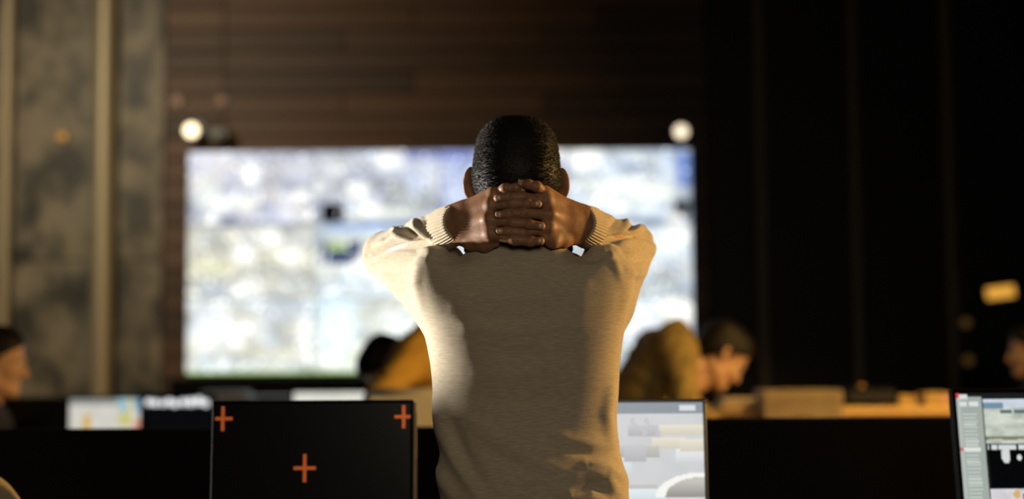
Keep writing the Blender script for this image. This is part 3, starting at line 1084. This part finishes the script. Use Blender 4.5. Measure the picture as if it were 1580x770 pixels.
def console(label, x0, x1, Y, zledge, mat_top, mat_front):
    r = tag(empty('control_desk', ((x0 + x1) / 2, Y, 0)), label, 'desk')
    L = x1 - x0
    MB().box((0, -0.38, DZ - .02), (L, 0.72, 0.04), 0.006).build('worktop', M[mat_front], r)
    MB().box((0, 0.0, zledge / 2 - .012), (L, 0.04, zledge - .024), 0.004).build('back_panel', M[mat_front], r)
    MB().box((0, 0.10, zledge - .012), (L + .02, 0.28, 0.024), 0.005).build('ledge', M[mat_top], r)
    for sx in (-1, 1):
        MB().box((sx * (L / 2 - .02), -0.36, (DZ - .04) / 2), (0.04, 0.62, DZ - .04), 0.004).build('side_panel', M[mat_front], r)
    return r


YL = 6.35
zL = W(200, 613, YL - .02)[2]
console('dark control desk with a raised ledge on the left behind the partition', W(-60, 620, YL)[0], W(598, 620, YL)[0], YL, zL, 'desk', 'desk')
YR = 5.75
zR = W(1275, 629, YR - .04)[2]
console('honey coloured control desk with a raised ledge on the right behind the partition', W(1075, 640, YR)[0], W(1610, 640, YR)[0], YR, zR, 'oak', 'oak')


def page(u, v):
    c = np.tile(srgb((208, 206, 196)), (len(u), 1)) * (0.9 + .2 * fbm(u * 6, v * 6, 4))[:, None]
    c = np.where((v < .18)[:, None], srgb((140, 142, 136)), c)
    c = np.where((np.hypot((u - .80) / .12, (v - .12) / .3) < 1)[:, None], srgb((150, 190, 206)), c)
    c = np.where(((np.abs(u - .86) < .03) & (v < .7))[:, None], srgb((226, 206, 130)), c)
    c = np.where(((np.abs(u - .96) < .03) & (v < .4))[:, None], srgb((120, 170, 200)), c)
    c = np.where(((np.abs(u - .25) < .05) & (v > .5))[:, None], srgb((214, 170, 70)), c)
    c = np.where((np.hypot((u - .78) / .10, (v - .62) / .2) < 1)[:, None], srgb((200, 196, 120)), c)
    c = np.where(((u > .92) & (v > .65))[:, None], srgb((220, 150, 120)), c)
    return c


def spots(u, v):
    c = np.tile(srgb((8, 9, 11)), (len(u), 1))
    for cx, cy, r in ((.06, .13, .05), (.16, .15, .05), (.27, .16, .04), (.36, .13, .05), (.45, .17, .05), (.57, .14, .05), (.68, .14, .06), (.80, .12, .06), (.90, .16, .05)):
        c = np.where((np.hypot(u - cx, (v - cy) * .7) < r)[:, None], srgb((236, 238, 240)) * 1.25, c)
    return c


def bright(u, v):
    return np.tile(srgb((226, 226, 214)), (len(u), 1)) * (0.85 + .25 * fbm(u * 5, v * 4, 6))[:, None]


def back_monitor(label, x0, x1, yt, Y, h, fn, res=(60, 40), group=None, scr=True):
    a, b = W(x0, yt, Y), W(x1, yt, Y)
    return monitor(label, (a + b) / 2, b[0] - a[0], h, 0, 0, fn, DZ, res, bezel=0.008, case='black', group=group, scr=scr)


back_monitor('small lit monitor showing a pale page with yellow patches, left behind the partition', 104, 219, 612, 5.85, 0.20, lambda u, v: page(u, v * 1.35), (70, 44))
back_monitor('small monitor with a row of bright white spots on a dark screen', 220, 331, 607, 5.88, 0.22, spots, (90, 60))
back_monitor('bright blank monitor just peeking over the monitor with plus marks', 450, 588, 602, 5.9, 0.26, bright)
# white printer behind
p = W(342, 608, 6.11)
pr = tag(empty('printer', (p[0], 6.21, DZ)), 'white desktop printer behind the monitor with white spots', 'printer')
hp = p[2] - DZ
MB().box((0, 0, hp / 2), (0.22, 0.18, hp), 0.014).build('body', M['white'], pr)
MB().box((0, -0.01, hp + .004), (0.20, 0.16, 0.014), 0.005).build('lid', M['white'], pr)
MB().box((0, -0.10, 0.09), (0.18, 0.03, 0.012), 0.004).build('paper_tray', M['grey_plastic'], pr)

# boxes on and in front of the honey coloured ledge
a, b = W(1176, 604, YR - .22), W(1300, 601, YR - .22)
wb = b[0] - a[0]
bx = tag(empty('storage_box', ((a[0] + b[0]) / 2, YR - .22, DZ)), 'tall tan storage box standing in front of the honey ledge', 'box')
hb = (a[2] + b[2]) / 2 - DZ
MB().box((0, 0.09, hb / 2 - .01), (wb - .008, 0.20, hb - .02), 0.004).build('body', M['card'], bx)
MB().box((0, 0.09, hb - .025), (wb, 0.208, 0.05), 0.005).build('lid', M['card'], bx)
MB().box((0, -0.012, hb * .72), (0.08, 0.004, 0.025), 0.002).build('handle', M['desk'], bx)


def carton(name, label, x0, x1, yt, Y, d, mat, extra=None, cat='box'):
    a, b = W(x0, yt, Y), W(x1, yt, Y)
    w = b[0] - a[0]; h = (a[2] + b[2]) / 2 - zR
    t = tag(empty(name, ((a[0] + b[0]) / 2, Y + d / 2, zR)), label, cat)
    MB().box((0, 0, h / 2), (w, d, h), 0.003).build('body', M[mat], t)
    MB().box((0, 0, h + .001), (w * .16, d, 0.002)).build('tape', M['paper'], t)
    if extra:
        MB().box((extra * w, -d / 2 - .001, h * .6), (w * .22, 0.003, h * .6)).build('label_patch', M['pink'], t)
    return t


carton('carton', 'small yellowish carton at the middle of the honey ledge', 1387, 1414, 611, YR + .01, 0.10, 'card2')
carton('carton', 'yellowish carton with a pinkish patch near the end of the honey ledge', 1427, 1466, 607, YR + .01, 0.12, 'card2', 0.33)
a, b = W(1305, 599, YR + .02), W(1385, 599, YR + .02)
eb = tag(empty('equipment_box', ((a[0] + b[0]) / 2, YR + .11, zR)), 'low black equipment box between the tan box and the cartons on the honey ledge', 'box')
he = a[2] - zR
MB().box((0, 0, he / 2 + .004), (b[0] - a[0], 0.17, he - .008), 0.006).build('body', M['black'], eb)
MB().box((0, -0.087, he / 2 + .004), (b[0] - a[0] - .02, 0.006, he - .03), 0.002).build('front_panel', M['plastic'], eb)
MB().tube([(-0.02, 0, he), (-0.02, 0, he + .010), (-0.02, 0, he + .014)], [0.012, 0.012, 0.007], 14).build('knob', M['amber_dim'], eb, True)
for fx in (-1, 1):
    for fy in (-1, 1):
        MB().tube([(fx * .08, fy * .06, 0), (fx * .08, fy * .06, 0.006)], 0.010, 10).build('rubber_foot', M['plastic'], eb, True)
t = tag(empty('folder_stack', (W(1140, 620, YR + .08)[0], YR + .10, zR)), 'low stack of cream folders beside the bending person', 'folders')
for k in range(4):
    MB().box((random.uniform(-.006, .006), random.uniform(-.006, .006), .0045 + k * .0085), (0.155, 0.17, 0.008), 0.001).build('folder', M['paper'], t)

office_chair('tall cream office chair half hidden between plus-mark monitor and man', (W(650, 600, 4.55)[0], 4.55, 0), math.pi, 'cream', back_top=W(640, 602, 4.55)[2])

# ------------------------------------------------------------------ people in the background


def pelvis_for(head_px, Y, J0):
    """shift so that the head's centre lies at the measured place"""
    return W(head_px[0], head_px[1], Y)


def place(label, head_px, Y, yaw, lean, seated, hand_off, mat, head_pitch=0, head_yaw=0, pz=None, hair_e=0.012, torso=0.47, side=0.0, neck=None):
    tgt = Vector(W(head_px[0], head_px[1], Y))
    p = Vector((0, 0, 0.95 if not seated else 0.55))
    if pz: p.z = pz
    for _ in range(3):
        hands = [p + Vector(hand_off[0]), p + Vector(hand_off[1])]
        J = pose(p, yaw, lean, seated, hands, head_pitch, head_yaw, torso, side, neck)
        d = tgt - J['HM'].translation
        if _ < 2:
            p = p + Vector((d.x, d.y, 0))
    J['HM'] = Matrix.Translation((0, 0, d.z)) @ J['HM'] if neck else J['HM']
    return person(label, J, mat, hair_e), J


R_ = math.radians
_, J2 = place('person in an olive jacket bending right over the honey coloured desk', (1112, 549), 5.62, R_(-82), R_(32), False,
              [(0.42, 0.12, 0.05), (0.44, -0.18, 0.10)], M['olive'], R_(42), 0.0, pz=0.90, neck=(0.21, 0.0))
_, J3 = place('person in a mustard jacket bending left beside the cream chair', (602, 566), 5.75, R_(62), R_(32), False,
              [(-0.35, -0.12, 0.02), (-0.35, 0.18, 0.02)], M['yellow'], R_(60), R_(35), pz=0.90, neck=(0.20, -0.04))
_, J1 = place('dark haired person in profile cut off by the left edge', (-9, 600), 5.05, R_(-78), R_(12), True,
              [(0.36, 0.15, 0.22), (0.36, -0.15, 0.22)], M['dark_shirt'], R_(6), 0.0, pz=0.595)
_, J0 = place('seated person in a beige shirt whose shoulder shows in the lower left corner', (-152, 706), 3.02, R_(15), R_(14), True,
              [(-0.2, 0.3, 0.2), (0.2, 0.3, 0.2)], M['beige_shirt'], R_(10), 0.0, pz=0.595, torso=0.40, neck=(0.12, 0.09))
_, J5 = place('seated person mostly hidden behind the far right monitor', (1594, 574), 6.75, R_(80), R_(6), True,
              [(-0.3, -0.15, 0.22), (-0.3, 0.15, 0.22)], M['dark_shirt'], R_(4), 0.0, pz=0.595)
for J, lab in ((J1, 'black office chair under the person at the left edge'), (J0, 'black office chair under the person in the beige shirt'), (J5, 'black office chair behind the far right monitor')):
    yw = math.atan2(-J['F'].x, J['F'].y)
    office_chair(lab, (J['pelvis'].x - J['F'].x * .02, J['pelvis'].y - J['F'].y * .02, 0), yw, 'chair', 0.92)

# ------------------------------------------------------------------ the standing man
man = tag(empty('person', (0.0, 2.62, 0.0)), 'standing man in a beige sweater seen from behind, hands clasped behind his neck', 'person')
MI = Matrix.Translation((0.0, -2.62, 0.0))


def mlink(name, V, F, mat, parent=man, smooth=True):
    V = V - np.array([0.0, 2.62, 0.0])
    o = link(name, mesh_from(name, V, F, smooth), mat, parent)
    return o


HC = W(796.5, 290, 2.605)
HM = Matrix.Translation(HC) @ Matrix.Rotation(math.radians(1.0), 4, 'Y') @ Matrix.Rotation(math.radians(-6), 4, 'X')
# --- torso of the sweater from measured cross-sections: picture row, left, right, back depth, half thickness
SEC = [(345, 655, 955, 2.525, 0.090), (385, 645, 965, 2.512, 0.106), (420, 637, 974, 2.505, 0.117), (455, 641, 972, 2.500, 0.124), (500, 652, 964, 2.503, 0.124), (560, 664, 956, 2.515, 0.120),
       (620, 669, 952, 2.530, 0.116), (660, 672, 951, 2.533, 0.115), (700, 679, 957, 2.525, 0.118), (740, 676, 967, 2.512, 0.124), (775, 680, 970, 2.508, 0.128), (840, 676, 968, 2.515, 0.128), (900, 684, 962, 2.525, 0.12)]
zs, cx, aa, cy, bb = [], [], [], [], []
for py, l, r, yb, b in SEC:
    p, q = W(l, py, yb + b), W(r, py, yb + b)
    zs.append((p[2] + q[2]) / 2); cx.append((p[0] + q[0]) / 2); aa.append((q[0] - p[0]) / 2); cy.append(yb + b); bb.append(b)
zs, cx, aa, cy, bb = [np.array(v)[::-1] for v in (zs, cx, aa, cy, bb)]
HEM = zs[0] + 0.0


def smooth_interp(z, xs, ys):
    # cubic (Catmull-Rom) interpolation
    m = np.gradient(ys, xs)
    i = np.clip(np.searchsorted(xs, z) - 1, 0, len(xs) - 2)
    h = xs[i + 1] - xs[i]
    t = np.clip((z - xs[i]) / h, 0, 1)
    return (2 * t**3 - 3 * t**2 + 1) * ys[i] + (t**3 - 2 * t**2 + t) * h * m[i] + (-2 * t**3 + 3 * t**2) * ys[i + 1] + (t**3 - t**2) * h * m[i + 1]


def pt(px, py, Y): return np.array(W(px, py, Y))


ARM = {'L': dict(S=pt(678, 424, 2.635), E=pt(596, 392, 2.79), Wr=pt(703, 346, 2.545)),
       'R': dict(S=pt(938, 420, 2.635), E=pt(975, 381, 2.80), Wr=pt(896, 346, 2.545))}
lo = np.array([-0.31, 2.44, HEM - 0.02]); hi = np.array([0.31, 2.91, 1.60])
f = Field(lo, hi, 0.0031)
x, y, z = f.grids()
zv = z.ravel().astype(float)
A, B, CX, CY = [smooth_interp(zv, zs, v)[None, None, :] for v in (aa, bb, cx, cy)]
rows = np.array([W(800, q, 2.62)[2] for q in (640, 560, 500, 450, 400)])
peL = np.interp(zv, rows, [2.3, 2.3, 2.8, 4.6, 5.2])[None, None, :]
peR = np.interp(zv, rows, [2.7, 2.8, 3.0, 3.2, 3.4])[None, None, :]
wS = np.clip((x - CX) / 0.10 + 0.5, 0, 1)
pe = peL * (1 - wS) + peR * wS
k = (np.abs((x - CX) / A) ** pe + np.abs((y - CY) / B) ** pe) ** (1 / pe)
d = (k - 1) * np.minimum(A, B) * 0.95
# shoulder line
sx_ = [(600, 394), (640, 384), (660, 373), (706, 396), (738, 377), (800, 366), (862, 374), (886, 393), (935, 371), (965, 380), (1010, 390)]
tx = np.array([W(a, b, 2.58)[0] for a, b in sx_]); tz = np.array([W(a, b, 2.58)[2] for a, b in sx_])
zt = smooth_interp(x.ravel().astype(float), tx, tz)[:, None, None] - 0.35 * np.maximum(np.abs(y - 2.60) - 0.05, 0)
cap = (z - zt) * 0.95
kk = 0.038
hh = np.maximum(kk - np.abs(d - cap), 0)
d = np.maximum(d, cap) + hh * hh / (4 * kk)
d = np.maximum(d, (HEM - z))
f.d = d.astype(np.float32)
for s, sg in (('L', -1), ('R', 1)):
    a = ARM[s]
    S, E, Wr = a['S'], a['E'], a['Wr']
    u = (Wr - E) / np.linalg.norm(Wr - E)
    a['u'] = u
    a['cuff0'] = Wr + u * (0.013 if s == 'L' else 0.007)         # opening end
    a['cuff1'] = Wr - u * 0.040         # end at sleeve
    f.cone(S, E, 0.060, 0.043, 0.008)
    f.cone(E + np.array([0, 0, -0.006]), S + np.array([-sg * 0.006, 0.0, -0.055]), 0.038, 0.055, 0.02)
    f.cone(E, a['cuff1'], 0.042, 0.0375, 0.005)
    f.ell(E + np.array([sg * 0.006, 0.006, 0]), (0.038, 0.042, 0.040), 0.012)
V, F = f.mesh()
V = relax(V, F, 2)
N = normals(V, F)
PXs, PYs = project(V)


def fold(pts, amp, w, back=False):
    """raised (or sunk) fold along a polyline measured on the picture"""
    global V
    best = np.full(len(V), 1e9); tt = np.zeros(len(V))
    n = len(pts) - 1
    for i in range(n):
        a, b = np.array(pts[i], float), np.array(pts[i + 1], float)
        v = b - a
        t = np.clip(((PXs - a[0]) * v[0] + (PYs - a[1]) * v[1]) / (v @ v), 0, 1)
        dd = np.hypot(PXs - a[0] - t * v[0], PYs - a[1] - t * v[1])
        m = dd < best
        best = np.where(m, dd, best); tt = np.where(m, (i + t) / n, tt)
    fade = np.sin(np.pi * np.clip(tt, 0.04, 0.96)) ** 0.6
    face = np.clip((-N[:, 1] + 0.35) / 0.5, 0, 1)
    V = V + N * (amp * np.exp(-(best / w) ** 2) * fade * face)[:, None]


# gentle drag lines across the back
for pts, am, w in [
    ([(700, 448), (770, 462), (850, 455), (905, 440)], .0022, 9), ([(690, 478), (760, 492), (850, 486)], -.0020, 10), ([(720, 505), (800, 512), (880, 500)], .0022, 10),
    ([(740, 540), (800, 548), (870, 540)], -.0018, 10), ([(715, 575), (790, 580), (850, 572)], .0018, 11), ([(730, 420), (800, 428), (880, 418)], .0016, 9),
    ([(735, 612), (800, 622), (880, 612)], -.0018, 12), ([(800, 390), (802, 470), (806, 560), (806, 640)], -.0030, 26),
    # waist
    ([(671, 618), (684, 668), (706, 716), (738, 765)], 0.0119, 10), ([(690, 640), (712, 700), (748, 752)], -0.0084, 13), ([(676, 712), (686, 745), (704, 775)], 0.0098, 9),
    ([(716, 640), (770, 680), (850, 722), (900, 740)], 0.0059, 14), ([(740, 690), (800, 722), (860, 760)], -0.0048, 14), ([(830, 660), (880, 680), (950, 690)], 0.0050, 11),
    ([(960, 694), (915, 702), (868, 694)], -0.0070, 9), ([(905, 716), (935, 722), (968, 742)], 0.0098, 9), ([(862, 745), (905, 728), (935, 735), (955, 762)], 0.0081, 9),
    ([(880, 768), (915, 750), (948, 768)], -0.0070, 9), ([(948, 585), (936, 640), (946, 690)], 0.0077, 9),
    ([(780, 765), (840, 752), (890, 762)], 0.0056, 10),
    # armholes and shoulder blades
    ([(642, 400), (640, 440), (650, 492)], .0040, 8), ([(972, 398), (972, 440), (962, 490)], .0040, 8), ([(705, 420), (715, 470), (735, 520)], .0045, 24), ([(895, 415), (890, 470), (880, 520)], .0045, 24),
    ([(655, 394), (690, 400), (730, 394)], -.0070, 7), ([(648, 384), (672, 388), (700, 386)], .0060, 6), ([(945, 390), (915, 398), (880, 394)], -.0100, 7), ([(930, 384), (948, 402), (962, 440)], .0040, 7), ([(918, 388), (940, 396), (956, 384)], .0050, 6),
    # sleeve folds near the elbows
    ([(566, 394), (600, 384), (640, 376), (668, 374)], -0.0161, 4.5), ([(572, 404), (610, 392), (648, 386)], 0.0104, 6), ([(580, 378), (612, 366), (640, 364)], 0.0113, 5),
    ([(604, 352), (618, 362), (640, 372)], 0.0123, 4.5), ([(622, 346), (632, 358), (652, 370)], -0.0113, 4.5), ([(638, 340), (646, 354), (664, 368)], 0.0123, 4.5), ([(655, 334), (660, 350), (672, 366)], -0.0095, 4.5),
    ([(568, 412), (600, 420), (636, 414)], -0.0076, 6), ([(590, 372), (600, 366), (612, 354)], -0.0095, 4), ([(588, 430), (612, 440), (642, 438)], 0.0066, 7),
    ([(1010, 372), (985, 362), (950, 366), (925, 376)], -0.0151, 4.5), ([(1006, 384), (980, 374), (945, 380)], 0.0104, 6), ([(992, 350), (978, 358), (955, 360)], 0.0123, 4.5),
    ([(968, 338), (960, 352), (946, 366)], 0.0123, 4.5), ([(980, 344), (972, 356), (962, 366)], -0.0113, 4), ([(952, 334), (946, 348), (936, 362)], -0.0104, 4.5), ([(1004, 396), (985, 402), (968, 398)], -0.0076, 6),
    ([(996, 420), (982, 424), (968, 420)], 0.0066, 6)]:
    fold(pts, am, w)
sw = mlink('sweater', V, F, M['sweater'])


def ribbed_ring(name, c0, c1, r0, r1, nr, flat=1.0, amp=0.0011, parent=sw, steps=7, lip=0.004, upv=(0, 0, 1)):
    """ribbed knit band from c0 (open end) to c1"""
    c0, c1 = np.asarray(c0, float), np.asarray(c1, float)
    t = (c1 - c0); L = np.linalg.norm(t); t /= L
    up = np.asarray(upv, float); up = up - t * (up @ t); up /= np.linalg.norm(up)
    sd = np.cross(t, up)
    n = nr * 6
    V, rows = [], []
    prof = [(0.05, -lip * 1.6), (0.0, -lip * .8), (0.0, -lip * .2), (0.04, 0.0008)]
    prof += [(0.04 + 0.96 * i / steps, 0.0012 * math.sin(math.pi * i / steps)) for i in range(1, steps + 1)]
    for (s, dr) in prof:
        for k in range(n):
            a = 2 * math.pi * k / n
            r = r0 + (r1 - r0) * s + dr + amp * math.cos(a * nr) * (1 if s > .0 else .5)
            V.append(c0 + t * (L * s) + r * (up * math.sin(a) + sd * math.cos(a) * flat))
    Fq = []
    for i in range(len(prof) - 1):
        for k in range(n):
            k2 = (k + 1) % n
            Fq.append((i * n + k, i * n + k2, (i + 1) * n + k2, (i + 1) * n + k))
    Vq = np.array(V) - np.array([0.0, 2.62, 0.0])
    return link(name, mesh_from(name, Vq, np.array(Fq)), M['rib'], parent)


for s, sg in (('L', -1), ('R', 1)):
    a = ARM[s]
    # the opening leans so that it follows the wrist
    ribbed_ring('cuff', a['cuff0'], a['cuff1'] - a['u'] * 0.004, 0.0328, 0.0388, 42, flat=0.95)
nb = pt(800, 376, 2.60); nt_ = nb + np.array([0, 0.006, 0.014])
ribbed_ring('collar', nt_, nb - np.array([0, 0, 0.012]), 0.090, 0.0995, 96, flat=1.0, upv=(0, 1, 0), amp=0.0009)
ribbed_ring('hem_band', (cx[0], cy[0], HEM - 0.05), (cx[0], cy[0], HEM + 0.01), 0.122, 0.128, 130, flat=aa[0] / 0.124, upv=(0, 1, 0))

# --- hands: joints measured for every finger (picture x, y, depth)


def hand(side):
    s = ARM[side]
    sg = -1 if side == 'L' else 1
    lo = np.array([-0.135, 2.45, 1.47]); hi = np.array([0.145, 2.62, 1.64])
    if side == 'L': hi[0] = 0.075
    else: lo[0] = -0.045
    f = Field(lo, hi, 0.0014)
    if side == 'L':
        FN = [  # pinky, ring, middle, index : cmc, mcp, pip, dip, tip
            ([(716, 326, 2.537), (762, 299, 2.500), (780, 291, 2.485), (796, 290, 2.484), (806, 292, 2.488)], .0080, 'pinky'),
            ([(716, 337, 2.533), (757, 317, 2.492), (790, 314, 2.4795), (813, 314, 2.4755), (830, 315, 2.4765)], .0086, 'ring'),
            ([(716, 349, 2.533), (753, 339, 2.4895), (791, 343, 2.4790), (817, 346, 2.4750), (835, 349, 2.4765)], .0088, 'middle'),
            ([(716, 360, 2.536), (757, 361, 2.492), (794, 370, 2.4815), (818, 372, 2.4790), (834, 372, 2.4800)], .0086, 'index')]
        TH = [(712, 362, 2.545), (728, 374, 2.528), (748, 378, 2.512), (764, 374, 2.506)]
        wr = [(700, 334, 2.548), (700, 358, 2.548)]
    else:
        FN = [
            ([(880, 326, 2.537), (840, 297, 2.497), (828, 288, 2.4785), (815, 284.5, 2.475), (804, 282.5, 2.479)], .0082, 'pinky'),
            ([(880, 337, 2.533), (843, 310, 2.494), (806, 304, 2.4825), (783, 304, 2.4780), (768, 306, 2.4765)], .0086, 'ring'),
            ([(880, 348, 2.533), (849, 331, 2.4895), (808, 329, 2.4785), (785, 330, 2.4755), (769, 332, 2.4765)], .0089, 'middle'),
            ([(880, 358, 2.536), (846, 352, 2.492), (806, 359, 2.4835), (784, 357, 2.4795), (770, 357, 2.4785)], .0086, 'index')]
        TH = [(886, 362, 2.545), (868, 370, 2.522), (853, 372, 2.503), (842, 368, 2.494)]
        wr = [(898, 334, 2.548), (898, 358, 2.548)]
    # wrist and forearm
    for p in wr:
        q = pt(*p)
        back = q - s['u'] * 0.075
        f.cone(back, q, 0.021, 0.0195, 0.02)
    nails = []
    for idx, (jj, r, nm) in enumerate(FN):
        P = [pt(*j) for j in jj]
        wq = pt(*wr[0]) * (1 - idx / 3) + pt(*wr[1]) * (idx / 3)
        f.cone(wq, P[0], 0.018, 0.0165, 0.016)
        f.cone(P[0], P[1], 0.0165, 0.0118, 0.014)
        f.ell(P[1] + np.array([0, -0.0015, 0]), (0.0105, 0.0105, 0.0098), 0.006)
        # inside of the palm
        f.cone(P[0] + np.array([0, .012, 0]), P[1] + np.array([0, .010, 0]), 0.0125, 0.009, 0.014)
        r *= 1.06
        f.chain(P[1:], [r * 1.05, r * 1.02, r * 0.95, r * 0.80], 0.0035)
        f.ell(P[2] + np.array([0, -0.0005, 0]), (r * 1.10, r * 1.08, r * 1.06), 0.004)
        f.ell(P[3], (r * 1.02, r * 1.0, r * .99), 0.003)
        nails.append((P[3], P[4], r * 0.80))
    P = [pt(*j) for j in TH]
    f.chain(P, [0.0165, 0.0125, 0.0115, 0.0090], 0.010)
    f.cone(P[1], pt(*FN[3][0][1]) + np.array([0, 0.006, 0]), 0.010, 0.010, 0.014)
    return f.mesh(), nails


HL, NL = hand('L')
HRt, NR = hand('R')
# --- body under the clothes
J = {}
pel = np.array([cx[0], 2.63, 0.93])
for s, sg in (('L', -1), ('R', 1)):
    J['hip' + s] = Vector(pel + np.array([sg * 0.085, 0, 0])); J['kn' + s] = Vector((pel[0] + sg * 0.11, 2.66, 0.50))
    J['an' + s] = Vector((pel[0] + sg * 0.13, 2.62, 0.09)); J['to' + s] = Vector((pel[0] + sg * 0.15, 2.76, 0.04))
f = Field((-0.32, 2.45, 0.0), (0.34, 2.95, 1.60), 0.009)
legs_fields(f, J, True)
for s in 'LR':
    a = ARM[s]
    f.cone(np.array([cx[6] + (a['S'][0] - cx[6]) * .42, 2.635, a['S'][2] - .03]), np.array(J['hip' + s]) * [1, 1, 1], 0.072, 0.072, 0.04)
    f.chain([a['S'], a['E'], a['Wr'] - a['u'] * .05], [0.036, 0.032, 0.026], 0.012)
f.cone(ARM['L']['S'] - np.array([0, -.01, .025]), ARM['R']['S'] - np.array([0, -.01, .025]), 0.032, 0.032, 0.02)
f.cone(np.array(HM @ Vector((0, -0.02, -0.09))), np.array([cx[6], 2.63, 1.40]), 0.050, 0.055, 0.03)
Vb, Fb = join([f.mesh(), xform(head_mesh(0.0028), HM), HL, HRt])
body = mlink('body', Vb, Fb, M['skin'])
# nails
for (a, b, r) in NL + NR:
    dr = Vector(b - a).normalized()
    nrm = Vector((0, -1, 0)) - dr * dr.dot(Vector((0, -1, 0)))
    nrm.normalize()
    sd = dr.cross(nrm)
    c = Vector(b) + nrm * (r * 0.86) - dr * 0.0015 - Vector((0, 2.62, 0))
    me = sphere_mesh('fingernail', 1.0, 10)
    o = link('fingernail', me, M['nail'], body)
    o.matrix_basis = Matrix.Translation(c) @ Matrix((dr * 0.0062, sd * 0.0050, nrm * 0.0014)).transposed().to_4x4()
# hair
(hv, hf), (sv, sf) = hair_mesh(0.0030, 0.0025, strands=26000, length=0.0052, seed=4)
hv, hf = xform((hv, hf), HM); sv = sv @ np.array(HM)[:3, :3].T + np.array(HM)[:3, 3]
faces = [tuple(q) for q in hf] + [tuple(q + len(hv)) for q in sf]
VV = np.concatenate([hv, sv]) - np.array([0.0, 2.62, 0.0])
me = bpy.data.meshes.new('hair')
me.from_pydata(VV.tolist(), [], [[int(i) for i in q] for q in faces])
me.update()
me.polygons.foreach_set('use_smooth', [True] * len(me.polygons))
link('hair', me, M['hair'], man)
# trousers, shoes, eyes
f = Field((-0.32, 2.40, 0.0), (0.36, 2.95, 1.10), 0.010)
legs_fields(f, J, False)
V, F = f.mesh()
mlink('trousers', V, F, M['trousers'])
sh0 = {k: v - Vector((0, 2.62, 0)) for k, v in J.items()}
shoes(man, sh0)
add_eyes(man, Matrix.Translation((0, -2.62, 0)) @ HM)
